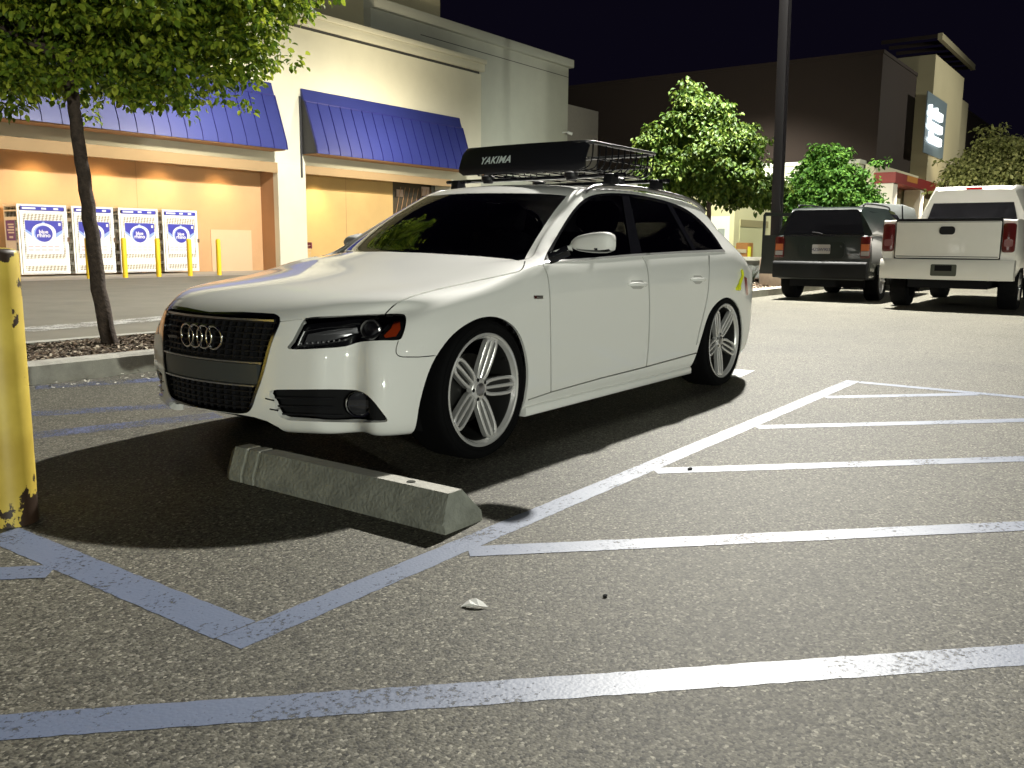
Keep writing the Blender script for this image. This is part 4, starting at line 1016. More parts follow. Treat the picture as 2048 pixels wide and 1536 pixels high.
part_(MB().box(-25, 32.7, YF, YF+.9, 3.80, 8.55), 'wall', st_c, shop)
part_(MB().box(P1[0], P1[1], YF, YB, 0, 3.798), 'pillar', st_c, shop)
part_(MB().box(P2[0], P2[1], YF, YB, 0, 3.798), 'pillar', st_c, shop)
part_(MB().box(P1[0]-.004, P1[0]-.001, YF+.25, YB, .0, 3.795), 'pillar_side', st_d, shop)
part_(MB().box(-25, P1[0], YB, YB+.3, 0, 1.42).box(-25, P1[0], YB+.004, YB+.3, 1.42, 3.80), 'recessed_wall', st_o, shop)
part_(MB().box(P1[1], 27.9, YB, YB+.3, 0, 1.42).box(P1[1], 27.9, YB+.004, YB+.3, 1.42, 3.80), 'recessed_wall', pm('stucco_ochre', (.50, .33, .13), .9, var=.12, scale=.6), shop)
part_(MB().box(18.86, 20.55, YB-.02, YB-.001, 0, 1.44), 'wall_light_pool', st_p, shop)  # pool of light on the wall, built as a paler panel
part_(MB().box(-25, P1[0], YF-.01, YF+.12, 3.45, 3.796), 'soffit_beam', st_b, shop)
part_(MB().box(P1[1], P2[0], YF-.01, YF+.12, 3.50, 3.796), 'soffit_beam', st_b, shop)
co = MB().box(-25, 32.78, YF-.16, YF+.9, 8.66, 8.98).box(-25, 32.84, YF-.24, YF+.9, 8.983, 9.17); part_(co, 'cornice', st_c, shop, bevel=.02)
part_(MB().box(-25, 32.6, YF+.03, YF+.9, 8.55, 8.66), 'cornice_shadow', dk, shop)  # shadow under the cornice, drawn as a dark strip
for x in (7.5, 11.8, 16.2, 25.2): part_(MB().box(x, x+.015, YB-.003, YB-.001, 0, 3.79), 'wall_joint', st_d, shop)
# storefront glazing past the second bay
sf = part_(MB().box(27.9, P2[0], YB+.2, YB+.25, 0, 3.8), 'storefront', pm('storefront_dark', (.05, .035, .02), .3), shop)
part_(MB().box(28.3, 28.7, YB+.15, YB+.19, 3.0, 3.3).box(29.9, 30.4, YB+.15, YB+.19, 3.1, 3.5), 'notice', pm('notice_pink', (.45, .33, .27), .7), shop)
for i in range(9): part_(MB().tube([(28.1+.28*i, YB+.1, 2.0), (28.5+.28*i, YB+.1, 3.4)], .012, 5), 'lattice_bar', st_d, shop)
tb = MB().box(-25, on_y(880, 20, 27.2).x, 27.2, 40, 8, 15.5); part_(tb, 'upper_block', pm('stucco_upper', (.40, .36, .24), .9, var=.1, scale=.4), shop)
def awning(x0, x1):
    a = MB(); pr = [(YF-.01, 6.46), (YF-.06, 6.47), (YF-.10, 6.30), (YF-.20, 6.02), (YF-.23, 6.02), (YF-.78, 4.42), (YF-.82, 4.18), (YF-.79, 4.18), (YF-.74, 4.42), (YF-.19, 6.0), (YF-.01, 6.2)]
    a.prism([(y, z) for y, z in pr], x0, x1, 'x'); o = part_(a, 'awning', blue, shop, smooth=20)
    n = int(round((x1-x0)/.555)); s = MB()
    for i in range(n+1):
        x = x0 + .02 + (x1-x0-.04)*i/n
        s.prism([(YF-.21, 6.02), (YF-.26, 6.03), (YF-.81, 4.43), (YF-.85, 4.18), (YF-.82, 4.18), (YF-.78, 4.42)], x-.014, x+.014, 'x')
    s.prism([(YF-.205, 6.0), (YF-.25, 6.0), (YF-.25, 6.04), (YF-.19, 6.05)], x0, x1, 'x')
    q = s.build('standing_seam', pm('seam_blue', (.012, .014, .13), .5)); q.parent = o
    for x in (x0+.01, x1-.03):
        e = MB().prism([(YF-.012, 6.3), (YF-.2, 6.0), (YF-.76, 4.42), (YF-.79, 4.19), (YF-.012, 4.19)], x, x+.02, 'x'); part_(e, 'end_panel', dk, shop)  # unlit awning ends, their shade put into the dark grey
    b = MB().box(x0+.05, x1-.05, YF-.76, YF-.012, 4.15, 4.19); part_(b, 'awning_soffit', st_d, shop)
awning(-12, 20.85); awning(22.18, 31.1)
part_(MB().box(22.10, 22.17, YF-.04, YF-.004, 3.35, 6.2), 'downpipe', dk, shop)
# grey block and low block behind
gb = empty('warehouse_block', (36, 26.8, 0), 0, 'tall plain grey wing with a thin parapet right of the blue awnings', 'building')
xg = on_y(1136, 200, 26.8).x
part_(MB().box(27, xg, 26.8, 45, 0, 10.40), 'wall', st_g, gb); part_(MB().box(27, xg+.22, 26.58, 45, 10.40, 10.82), 'parapet', st_g, gb, bevel=.03)
part_(MB().box(30, xg-.002, 26.79, 26.799, 9.9, 9.93), 'wall_joint', dk, gb)
sc = MB().box(xg-.5, xg-.44, 26.5, 26.8, 6.95, 7.02).tube([(xg-.47, 26.5, 6.98), (xg-.30, 26.3, 6.9)], .08, 10); tag(sc.build('security_camera', pm('camera_white', (.6, .6, .58), .5)), 'small white security camera on the corner of the grey wing', 'camera')
xl = on_y(1196, 260, 27.6).x
lb = empty('rear_wing', (44, 27.6, 0), 0, 'low dark grey wing behind the corner of the warehouse block', 'building')
part_(MB().box(xg-.5, xl, 27.6, 45, 0, 8.75), 'wall', pm('stucco_grey_dark', (.22, .20, .18), .9, var=.1), lb)
# ------------------------------------------------------------------ gas bottle cages
M['cage'] = pm('cage_white', (.85, .83, .78), .45)
def mesh_mat():
    m = bpy.data.materials.new('perforated_mesh'); n, l, b = nodes(m); tc = n.new('ShaderNodeTexCoord'); mp = n.new('ShaderNodeMapping'); mp.inputs['Scale'].default_value = (16, 16, 30); l.new(tc.outputs['Object'], mp.inputs[0])
    ck = n.new('ShaderNodeTexChecker'); ck.inputs['Scale'].default_value = 1.0; mp.inputs['Rotation'].default_value = (0, R(38), 0); l.new(mp.outputs[0], ck.inputs[0]); ck.inputs[1].default_value = (.75, .72, .64, 1); ck.inputs[2].default_value = (.30, .25, .18, 1); l.new(ck.outputs[0], b.inputs['Base Color']); b.inputs['Roughness'].default_value = .6
    return m
M['mesh'] = mesh_mat(); M['poster_w'] = pm('poster_white', (.74, .73, .74), .5); M['poster_b'] = pm('poster_blue', (.05, .05, .36), .4); M['poster_l'] = pm('poster_pale_blue', (.28, .38, .70), .4)
M['poster_v'] = pm('poster_violet', (.16, .07, .30), .4); M['red_txt'] = pm('red_print', (.6, .25, .25), .6); M['lock'] = pm('padlock', (.12, .07, .04), .5)
def ell(cx, cz, rx, rz, n=20, a0=0, a1=360): return [(cx+rx*math.cos(R(a0+(a1-a0)*i/n)), cz+rz*math.sin(R(a0+(a1-a0)*i/n))) for i in range(n + (0 if a1-a0 == 360 else 1))]
def build_cage():
    W, D, H = 1.22, .78, 1.98
    t = empty('bottle_cage', (0, 0, 0))
    f = MB()
    for x in (0, W-.05):
        for y in (0, D-.05): f.box(x, x+.05, y, y+.05, .06, H)
    for z in (.06, .30, 1.80, H-.04):
        for y in (.002, D-.048): f.box(.05, W-.05, y, y+.046, z, z+.04)
        for x in (.002, W-.048): f.box(x, x+.046, .05, D-.05, z, z+.04)
    f.box(.0, W, .0, D, H, H+.02); f.build('frame', M['cage'], t)
    for z in (.30, .62, .94, 1.26, 1.56):
        for x in (.01, W-.03): MB().box(x, x+.02, .05, D-.05, z, z+.09).build('side_slat', M['cage'], t)
    MB().box(.03, W-.03, D-.03, D-.02, .1, H-.05).build('back_panel', M['mesh'], t)
    d = MB()
    x0, x1 = .045, W-.045
    d.box(x0, x0+.06, -.035, -.004, .10, 1.80); d.box(x1-.06, x1, -.035, -.004, .10, 1.80)
    for z, h in ((.10, .05), (.30, .20), (1.74, .06)): d.box(x0+.06, x1-.06, -.034, -.005, z, z+h)
    do = d.build('door', M['cage'], t)
    MB().box(x0+.06, x1-.06, -.022, -.015, .15, 1.74).build('door_mesh', M['mesh'], do)
    hs = MB().box(x1+.0, x1+.06, -.06, -.02, .98, 1.10); hs.build('latch', M['lock'], do)
    p = MB(); p.mat(0).box(.15, W-.15, -.032, -.024, .62, 1.56)
    y = -.0335
    def flat(poly, mi, yy):
        p.mat(mi); pts = [(x, yy, z) for x, z in poly]; tri = tessellate_polygon([[V((a, b, 0)) for a, b in poly]]); p.add(pts, [tuple(q) for q in tri])
    flat([(.155, 1.555), (W-.155, 1.555), (W-.155, 1.30)] + [(W-.155-.12*k/4, 1.30-.05*k/4-.04*(k/4)**2) for k in range(5)] + [(.28, 1.20), (.155, 1.32)], 1, y)
    flat([(.155, 1.32), (.155, 1.25), (.30, 1.12), (.36, 1.20), (.28, 1.22)], 2, y-.0008); flat([(W-.155, 1.30), (W-.155, 1.22), (W-.33, 1.08), (W-.33, 1.2)], 2, y-.0008)
    flat(ell(.60, 1.24, .30, .245), 0, y-.0016); flat(ell(.58, 1.20, .235, .23), 2, y-.0024); flat(ell(.60, 1.19, .215, .225), 1, y-.0032); flat(ell(.60, 1.40, .06, .13), 2, y-.001)
    flat([(.97, 1.50), (1.03, 1.50), (1.03, 1.42), (.97, 1.42)], 0, y-.0008)
    for k, (a, b) in enumerate(((.72, .82), (.66, .75))):
        for j in range(5): flat([(.20+j*.16, .84-k*.09), (.20+j*.16+.12, .84-k*.09), (.20+j*.16+.12, .82-k*.09), (.20+j*.16, .82-k*.09)], 3, y)
    po = p.build('poster', [M['poster_w'], M['poster_b'], M['poster_l'], M['red_txt']], do, smooth=None)
    for body, zz, s in (('blue', 1.245, .135), ('rhino', 1.145, .155)):
        me = text_mesh(body, s, .001, offset=.004); o = link('lettering', me, M['poster_w'], po); o.rotation_euler = (R(90), 0, 0); o.location = (.59, y-.005, zz)
    hp = MB(); hp.mat(0).box(.08, W-.08, -.02, -.002, 1.835, 1.945); hp.mat(1)
    for a, b in ((.12, .44), (.58, .70), (.88, 1.0)): hp.box(a, b, -.023, -.0202, 1.865, 1.915)
    hp.build('header_sign', [M['poster_b'], M['poster_w']], t)
    return t
cage0 = build_cage()
cl = ['leftmost white gas bottle cage, its purple side poster showing', 'second white gas bottle cage, half hidden by the tree trunk', 'third white gas bottle cage, right of the tree trunk', 'rightmost white gas bottle cage with blue poster']
for i, (a, b) in enumerate(((38, 137), (147, 229), (240, 318), (327, 396))):
    xa = on_y(a, 480, 25.62).x; xb = on_y(b, 480, 25.62).x; c = cage0 if i == 0 else copy_tree(cage0)
    c.location = (xa, 25.62, .012); c.scale = ((xb-xa)/1.22, 1, 1); tag(c, cl[i], 'bottle cage', 'gas bottle cages along the orange wall')
sp_ = MB(); sp_.mat(0).box(-.012, -.004, .14, .66, .62, 1.55); sp_.mat(1).box(-.016, -.0122, .14, .66, 1.0, 1.55)
sp_.mat(0)
for k in range(4): sp_.box(-.019, -.0162, .20, .20+(.34, .30, .38, .34)[k], 1.42-.075*k, 1.46-.075*k)
sp_.box(-.019, -.0162, .28, .5, 1.06, 1.12)
sp_.build('side_poster', [M['poster_w'], M['poster_v']], cage0)
sp2 = MB(); sp2.box(-1.05, -.14, .1, .7, 0.05, .09).box(-1.05, -.14, .1, .14, .60, .66).box(-1.05, -.14, .1, .14, .30, .38)
# shopping trolley left in the second bay
tr = MB(); tx = on_y(622, 490, 26.2).x
for z in (.45, .58, .72, .86): tr.tube([(tx-.75, 26.2, z), (tx, 26.2, z+.06)], .008, 5)
for k in range(6): tr.tube([(tx-.75+.14*k, 26.2, .45), (tx-.75+.15*k, 26.2, .86+.01*k)], .006, 5)
for z in (.45, .86): tr.tube([(tx-.75, 26.4, z), (tx, 26.4, z+.06)], .008, 5)
tr.tube([(tx-.7, 26.2, .14), (tx-.05, 26.2, .22)], .012, 5)
t_ = empty('shopping_trolley', (tx-.4, 26.2, 0), 0, 'wire shopping trolley with a red handle against the ochre wall', 'trolley')
part_(tr, 'basket', pm('trolley_wire', (.46, .36, .26), .6, .2), t_); hd_ = MB().box(tx-.01, tx+.03, 26.17, 26.43, .80, 1.03); part_(hd_, 'handle', pm('handle_red', (.16, .03, .06), .7), t_)
wh_ = MB()
for x in (tx-.68, tx-.08):
    for y in (26.2, 26.4): wh_ = MB().lathe([(0, -.012), (.06, -.012), (.06, .012), (0, .012)], 14, 'y', (x, y, .075)); part_(wh_, 'wheel', M['rubber'], t_)
# ------------------------------------------------------------------ far buildings
YT = 11.8; YD = 12.1
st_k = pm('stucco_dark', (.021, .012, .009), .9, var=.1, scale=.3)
st_t = pm('stucco_tower', (.42, .37, .24), .9, var=.08, scale=.5)
bx = empty('big_store', (50, 14, 0), 0, 'dark box-shaped store with a lit corner tower sign at the right', 'building')
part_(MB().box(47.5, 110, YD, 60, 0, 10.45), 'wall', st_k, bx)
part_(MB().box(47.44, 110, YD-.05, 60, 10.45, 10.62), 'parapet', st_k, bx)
xa = on_y(1838, 250, YT).x; xb = on_y(1900, 250, YT).x
part_(MB().box(xa, xb, YT-.6, YD+8, 0, 11.55), 'tower', st_t, bx)
xc = on_y(1926, 260, YT).x; part_(MB().box(xb+.01, xc, YT-.2, YD+6, 0, 10.6), 'side_wall', st_t, bx)
YS_ = YT-.62
q = [on_y(1854, 182, YS_), on_y(1892, 210, YS_), on_y(1852, 300, YS_)]
part_(MB().box(q[0].x, q[1].x, YS_-.06, YS_-.002, q[2].z-.2, q[0].z), 'sign_panel', pm('sign_panel', (.13, .17, .20), .5), bx)
sg = pm('lit_letters', (1, 1, 1), .5, emit=1.6, ecol=(.85, .95, 1))
for k, (zt, xw0, xw1) in enumerate(((208, 1862, 1887), (234, 1860, 1886), (262, 1862, 1884))):
    a = on_y(xw0, zt, YS_-.2); b_ = on_y(xw1, zt+14, YS_-.2); h = .60; n = (7, 7, 4)[k]; w = (b_.x-a.x)/n
    for j in range(n):
        x0 = a.x + w*j; hh = h*(1 if j == 0 or (k == 0 and j == 3) else .72)
        m_ = MB().rbox(x0+.03, x0+w*.93, YS_-.22, YS_-.07, a.z-h, a.z-h+hh, .08, 2, 'y'); m_.box(x0+.03, x0+w*.5, YS_-.20, YS_-.09, a.z-h-.01, a.z-h+hh*.5); part_(m_, 'sign_letter', sg, bx)
# trellis canopy on the tower
ct = MB(); zt = 13.2; a = on_z(1880, 66, zt); b_ = on_z(1945, 130, zt)
part_(MB().box(a.x, b_.x, a.y-.15, a.y+.1, zt-.35, zt), 'canopy_beam', st_t, bx)
for k in range(7):
    x = a.x + (b_.x-a.x)*k/6; part_(MB().box(x-.06, x+.06, a.y+.1, YT+3, zt-.25, zt-.05), 'canopy_rafter', st_k, bx)
# entrance with red fascia and lit columns
wl_ = pm('entrance_cream', (.62, .60, .42), .8, var=.05)
xe0 = on_y(1775, 380, 11.0).x; xe1 = on_y(1905, 380, 11.0).x
part_(MB().box(xe0, xe1, 11.6, YD-.01, 0, 5.0), 'entrance_wall', wl_, bx)
part_(MB().box(xe0-.3, xe1, 10.6, 11.6, 4.05, 4.55), 'red_fascia', pm('fascia_red', (.26, .02, .014), .5), bx)
part_(MB().box(xe0+2, xe0+4.3, 10.59, 10.599, 4.25, 4.55), 'orange_fascia', pm('fascia_orange', (.55, .22, .03), .5), bx)
for px in (1780, 1835): 
    p = on_y(px, 400, 10.9); part_(MB().box(p.x-.42, p.x+.42, 10.7, 11.5, 0, 4.04), 'column', pm('column_white', (.75, .70, .60), .7), bx)
# pale annex between the trees
an = empty('annex_building', (46.4, 18, 0), 0, 'pale low annex glowing behind the roadside trees', 'building')
part_(MB().box(46.3, 47.4, 12.6, 30, 0, 5.1), 'wall', pm('annex_white', (.62, .62, .50), .8, var=.05), an); part_(MB().box(46.2, 47.4, 12.5, 30, 5.1, 5.3), 'coping', pm('coping', (.5, .5, .42), .8), an)
# small cream building with a door
kb = empty('kiosk_building', (38, 16, 0), 0, 'small flat-roofed cream building with a white door behind the wagon', 'building')
kc_ = pm('kiosk_cream', (.60, .58, .36), .85, var=.06, scale=.6)
part_(MB().box(36.4, 45, 14.85, 24, 0, 3.18), 'wall', kc_, kb)
part_(MB().box(36.38, 36.398, 15.05, 16.15, .0, 2.28).box(36.36, 36.379, 15.15, 16.05, .1, 2.18), 'door', pm('door_white', (.72, .74, .70), .5), kb)
part_(MB().box(36.35, 36.359, 15.25, 15.55, 1.2, 1.75).box(36.35, 36.359, 15.65, 15.95, .9, 1.3), 'door_glass', pm('door_glass', (.3, .34, .32), .2), kb)
part_(MB().box(37.0, 40.3, 14.83, 14.849, .0, 2.15), 'shutter', pm('shutter_cream', (.50, .50, .30), .8), kb)
part_(MB().box(37.0, 40.3, 14.80, 14.829, 1.85, 2.15), 'shutter_lintel', pm('lintel', (.28, .25, .13), .8), kb)
p = on_x(1450, 404, 36.4); part_(MB().box(36.3, 36.4, p.y-.07, p.y+.07, p.z-.07, p.z+.07), 'wall_light', M['lock'], kb)
part_(MB().box(37.5, 45, 15.2, 24, 3.18, 3.5), 'roof_edge', M['dark'], kb)
lw = MB().box(24.0, 24.25, 8.6, 22, 0, .62); o = lw.build('low_wall', pm('low_wall_grey', (.30, .32, .30), .85, var=.1, scale=2)); tag(o, 'low grey wall with a pale capping behind the wagon', 'wall')
MB().box(23.94, 24.31, 8.55, 22, .62, .72).build('capping', pm('capping_white', (.70, .70, .60), .7), o)
p = on_x(1484, 500, 27.0); nb = empty('news_box', (27, p.y, 0), 0, 'brown and yellow newspaper box standing behind the low wall', 'newspaper box')
part_(MB().rbox(27, 27.4, p.y-.20, p.y+.20, .25, 1.12, .03, 2, 'x'), 'body', pm('box_brown', (.42, .20, .06), .6), nb); part_(MB().box(26.95, 26.999, p.y-.30, p.y-.205, 0, 1.0).box(26.95, 26.999, p.y+.205, p.y+.30, 0, 1.0), 'frame', pm('box_yellow', (.75, .72, .05), .5), nb)
part_(MB().box(26.98, 26.998, p.y-.15, p.y+.15, .80, .92), 'window', pm('box_window', (.5, .45, .3), .4), nb)
# ------------------------------------------------------------------ light pole
lp = empty('light_pole', POLE, 0, 'tall dark parking lot light pole beside the open-doored SUV', 'light pole')
pmx = pm('pole_bronze', (.010, .009, .010), .4, .3)
l_ = MB().rbox(-.105, .105, -.105, .105, .75, LAMP_H+.2, .03, 2, 'z'); l_.build('pole', pmx, lp); lp.rotation_euler = (R(-.45), R(-.9), 0)
MB().lathe([(0, .76), (.30, .76), (.33, .72), (.33, 0)], 32).build('concrete_base', pm('base_concrete', (.20, .15, .10), .9, var=.3, scale=6), lp, smooth=40)
for s, r_ in ((1, 0), (-1, 0)):
    MB().tube([(0, 0, LAMP_H+.05), (s*-.9, s*-.2, LAMP_H+.15)], .05, 8).build('arm', pmx, lp)
    h_ = MB().rbox(s*-1.0-.3, s*-1.0+.3, s*-.25-.22, s*-.25+.22, LAMP_H+.05, LAMP_H+.22, .05, 2, 'z').build('lamp_head', pmx, lp)
for k in range(3): MB().box(-.10+.085*k, -.095+.085*k, -.111, -.106, 1, LAMP_H).build('highlight_strip', pm('strip_shine', (.12, .11, .12), .2, .9), lp)  # highlight lines on the pole, built as pale metal strips
# ------------------------------------------------------------------ trees
def leaf_mat(name, c0, c1, c2, trans=.35):
    m = bpy.data.materials.new(name); n, l, b = nodes(m); gi = n.new('ShaderNodeNewGeometry'); rp = n.new('ShaderNodeValToRGB'); l.new(gi.outputs['Random Per Island'], rp.inputs[0])
    e = rp.color_ramp.elements; e[0].color = (*c0, 1); e[1].color = (*c2, 1); k = e.new(.5); k.color = (*c1, 1); l.new(rp.outputs[0], b.inputs['Base Color']); b.inputs['Roughness'].default_value = .55; b.inputs['Specular IOR Level'].default_value = .3
    t = n.new('ShaderNodeBsdfTranslucent'); l.new(rp.outputs[0], t.inputs[0]); mx = n.new('ShaderNodeMixShader'); mx.inputs[0].default_value = trans
    l.new(b.outputs[0], mx.inputs[1]); l.new(t.outputs[0], mx.inputs[2]); l.new(mx.outputs[0], n['Material Output'].inputs[0]); return m
bark = pm('bark', (.060, .042, .032), .9, var=.8, scale=22, bump=1.0, bscale=45)
def leaves_mesh(name, centres, per, L, spread, seed, droop=.6):
    r = np.random.RandomState(seed); nC = len(centres); N = nC*per
    c = np.repeat(centres, per, 0); d = r.normal(size=(N, 3)); d /= np.linalg.norm(d, axis=1)[:, None]; rad = r.uniform(0, 1, N)**.6*spread
    pos = c + d*rad[:, None]*np.array([1, 1, .7])
    u = d*np.array([1, 1, .5]) + r.normal(size=(N, 3))*.35; u[:, 2] -= droop; u /= np.linalg.norm(u, axis=1)[:, None]
    up = r.normal(size=(N, 3))*.45 + np.array([0, 0, 1]); w = np.cross(up, u); w /= np.linalg.norm(w, axis=1)[:, None]; nn = np.cross(u, w)
    l = L*r.uniform(.6, 1.25, N)[:, None]; wd = l*r.uniform(.27, .38, N)[:, None]; fold = wd*.35
    P = np.stack([pos, pos+u*l*.35-w*wd+nn*fold, pos+u*l*.42, pos+u*l*.35+w*wd+nn*fold, pos+u*l*.75-w*wd*.75+nn*fold*.6, pos+u*l*.78, pos+u*l*.75+w*wd*.75+nn*fold*.6, pos+u*l - nn*fold*.8], 1).reshape(-1, 3)
    o = (np.arange(N)*8)[:, None]
    T = np.concatenate([o+np.array([0, 2, 1]), o+np.array([0, 3, 2]), o+np.array([5, 7, 4]), o+np.array([5, 6, 7])]); Q = np.concatenate([o+np.array([1, 2, 5, 4]), o+np.array([2, 3, 6, 5])])
    me = bpy.data.meshes.new(name); me.from_pydata(P.tolist(), [], T.tolist()+Q.tolist()); return me
def tree(name, base, trunk, blobs, nC, per, L, spread, mat, seed, label, r0, group=None, limbs=14, droop=.6, shell=.45):
    r = np.random.RandomState(seed); rt = empty(name, base, 0, label, 'tree', group)
    tr = MB(); tp = cr(trunk, 6); n = len(tp); rads = [r0*(1-.45*i/n)*(1.25 if i == 0 else 1) for i in range(n)]
    pts = [p + V((r.normal()*.006, r.normal()*.006, 0)) for p in tp]; tr.tube(pts, rads, 12); vol = np.array([b[3]*b[4]*b[5] for b in blobs]); pr = vol/vol.sum()
    C = []
    while len(C) < nC:
        b = blobs[r.choice(len(blobs), p=pr)]; d = r.normal(size=3); d /= np.linalg.norm(d); q = r.uniform()**shell
        lump = 1 + .22*math.sin(5*d[0]+seed)*math.cos(4*d[1]-seed) + .16*math.sin(11*d[2]+9*d[0]+5*d[1])
        C.append([b[0]+d[0]*b[3]*q*lump, b[1]+d[1]*b[4]*q*lump, b[2]+d[2]*b[5]*q*lump])
    C = np.array(C); top = tp[-1]; idx = r.choice(nC, limbs, replace=False)
    for i in idx:
        e = V(C[i]); s = tp[int(n*r.uniform(.72, .99))]; m1 = s.lerp(e, .5) + V((0, 0, -.08*abs((e-s).length))) + V(r.normal(size=3)*.06); q = cr([s, m1, e], 5); tr.tube(q, [max(.006, r0*.42*(1-i_/len(q))**1.1) for i_ in range(len(q))], 6)
        for k in range(3):
            e2 = V(C[r.choice(nC)]); 
            if (e2-m1).length < .45*max(b[3] for b in blobs): tr.tube(cr([m1, m1.lerp(e2, .5)+V((0, 0, .04)), e2], 3), [.012, .011, .010, .009, .007, .006, .005][:7], 5)
    tr.build('trunk', bark, rt, smooth=60)
    link('crown', leaves_mesh('crown', C, per, L, spread, seed, droop), mat, rt); return rt
LF1 = leaf_mat('leaf_green', (.045, .09, .010), (.16, .25, .022), (.42, .48, .05))
LF2 = leaf_mat('leaf_lime', (.026, .058, .008), (.062, .115, .014), (.13, .175, .026))
LF3 = leaf_mat('leaf_bright', (.035, .10, .015), (.07, .17, .024), (.13, .25, .036))
LF4 = leaf_mat('leaf_olive', (.14, .16, .05), (.26, .28, .09), (.40, .40, .15))
R3 = _r0
def bl(dx, z, rx, rz, dd=0): v = R3*dx + V((_f.x, _f.y, 0)).normalized()*dd; return (v.x, v.y, z, rx, rx, rz)
tree('street_tree', (4.06, 7.20, .12), [(0, 0, 0), (-.04, .05, .6), (-.07, .09, 1.3), (-.10, .13, 1.95), (-.12, .16, 2.5), (-.1, .2, 3.2)],
     [(-.1, .1, 3.35, 1.75, 1.75, 1.15), (.75, -.45, 3.0, .95, .95, .85), (-1.5, .9, 2.9, 1.2, 1.2, .9), (.9, -.7, 3.65, .85, .8, .7), (-.6, .6, 2.75, 1.1, 1.1, .75), (.35, -.2, 4.0, 1.3, 1.3, .8), (.15, 1.2, 3.0, 1.3, 1.3, .8), (-.9, .6, 2.55, .9, .9, .5), (.55, -.35, 2.6, .75, .75, .45), (1.05, -.78, 3.25, .5, .5, .55), (-1.9, 1.5, 2.7, .9, .9, .6), bl(.98, 2.12, .32, .22, -.2), bl(1.20, 2.38, .36, .30), bl(1.40, 2.70, .26, .28, .1), bl(.35, 2.25, .50, .28, -.3), bl(-.58, 2.18, .45, .25, -.3), bl(-1.1, 2.25, .5, .3, -.2), bl(.1, 2.3, .7, .3, .4), bl(1.30, 3.1, .36, .45)],
     4700, 26, .063, .13, LF1, 3, 'nearest leafy tree, dark trunk rising from the mulch strip at left', .066, 'parking lot trees', limbs=30)
def at(px, d, z=.12):   # ground place seen in direction px at depth d
    p = CAM + V((_f.x, _f.y, 0)).normalized()*d + V((_r0.x, _r0.y, 0))*((px-1024)/FPX*d); return (p.x, p.y, z)
tree('street_tree', at(1409, 22), [(0, 0, 0), (.02, .02, 1.0), (-.03, 0, 2.0), (-.05, 0, 2.9), (-.1, 0, 3.6)],
     [bl(-.15, 2.85, 1.15, .85), bl(.75, 2.35, .95, .50), bl(-.35, 3.75, .80, .75), bl(-.60, 4.35, .34, .40), bl(-1.45, 3.2, .42, .60), bl(-1.1, 2.5, .75, .65), bl(.35, 3.35, .75, .55), bl(1.35, 2.15, .45, .32)],
     1500, 24, .125, .20, LF2, 11, 'lime green tree behind the roof basket of the white wagon', .065, 'parking lot trees', limbs=16, droop=.9)
tree('street_tree', at(1642, 27), [(0, 0, 0), (.0, .02, .8), (0, 0, 1.6), (0, 0, 2.4)],
     [bl(.0, 2.5, 1.05, .95), bl(-.2, 3.15, .72, .75), bl(-.75, 2.2, .75, .85), bl(.75, 2.0, .75, .75), bl(1.25, 1.9, .5, .6), bl(1.35, 2.75, .18, .40), bl(1.42, 3.35, .30, .18)],
     1300, 22, .125, .18, LF3, 21, 'bright green round tree right of the light pole', .07, 'parking lot trees', limbs=14)
tree('street_tree', at(1975, 40), [(0, 0, 0), (.0, .02, 1.5), (0, 0, 3.0), (0, 0, 4.2)],
     [bl(-1.5, 3.4, 1.2, 1.5), bl(-.4, 4.6, 1.15, 1.45), bl(.2, 3.2, 1.9, 1.6), bl(1.3, 4.6, 1.1, 1.3), bl(2.4, 4.0, 1.1, 1.5), bl(-2.0, 2.6, .7, .8)],
     1700, 18, .18, .30, LF4, 31, 'dull olive tree at the right edge behind the pickup', .12, 'parking lot trees', limbs=20)
p = on_z(1502, 572, .12); ag = MB()
for k in range(16):
    a = 2*math.pi*k/16+.2; l = .42+.12*math.sin(5*k); t = .5+.35*math.cos(3*k); ag.tube(cr([(0, 0, 0), (math.cos(a)*l*.4*t, math.sin(a)*l*.4*t, l*.55), (math.cos(a)*l*t, math.sin(a)*l*t, l*.9)], 4), [.022]*3+[.02, .018, .014, .010, .006, .002], 4, sx=.3)
tag(ag.build('agave_plant', pm('agave_green', (.035, .07, .03), .5), loc=(p.x, p.y, .13)), 'spiky green plant in the bed just behind the wagon', 'plant')
# ------------------------------------------------------------------ parked SUV, pickup and the car with its bonnet up
def loft(mb, secs, n=5):
    """secs: (x, half width bottom, half width middle, half width top, z bottom, z middle, z top, corner r)"""
    rows = []
    for x, wb, wm, wt, z0, zm, z1, r in secs:
        h = [(wb-r, z0), (wb, z0+r*.8), (wm, zm), (wt, z1-r), (wt-r*1.2, z1-.012), (wt*.5, z1)]
        hh = [(p.x, p.y) for p in cr([(a, b, 0) for a, b in h], n)]
        rows.append([(x, a, b) for a, b in hh] + [(x, -a, b) for a, b in reversed(hh)])
    m = len(rows[0]); mb.add([p for r_ in rows for p in r_], [(i*m+k, i*m+(k+1) % m, (i+1)*m+(k+1) % m, (i+1)*m+k) for i in range(len(rows)-1) for k in range(m)])
    for rr_, o in ((rows[0], True), (rows[-1], False)): mb.add(rr_, [tuple(range(m))])
    return mb
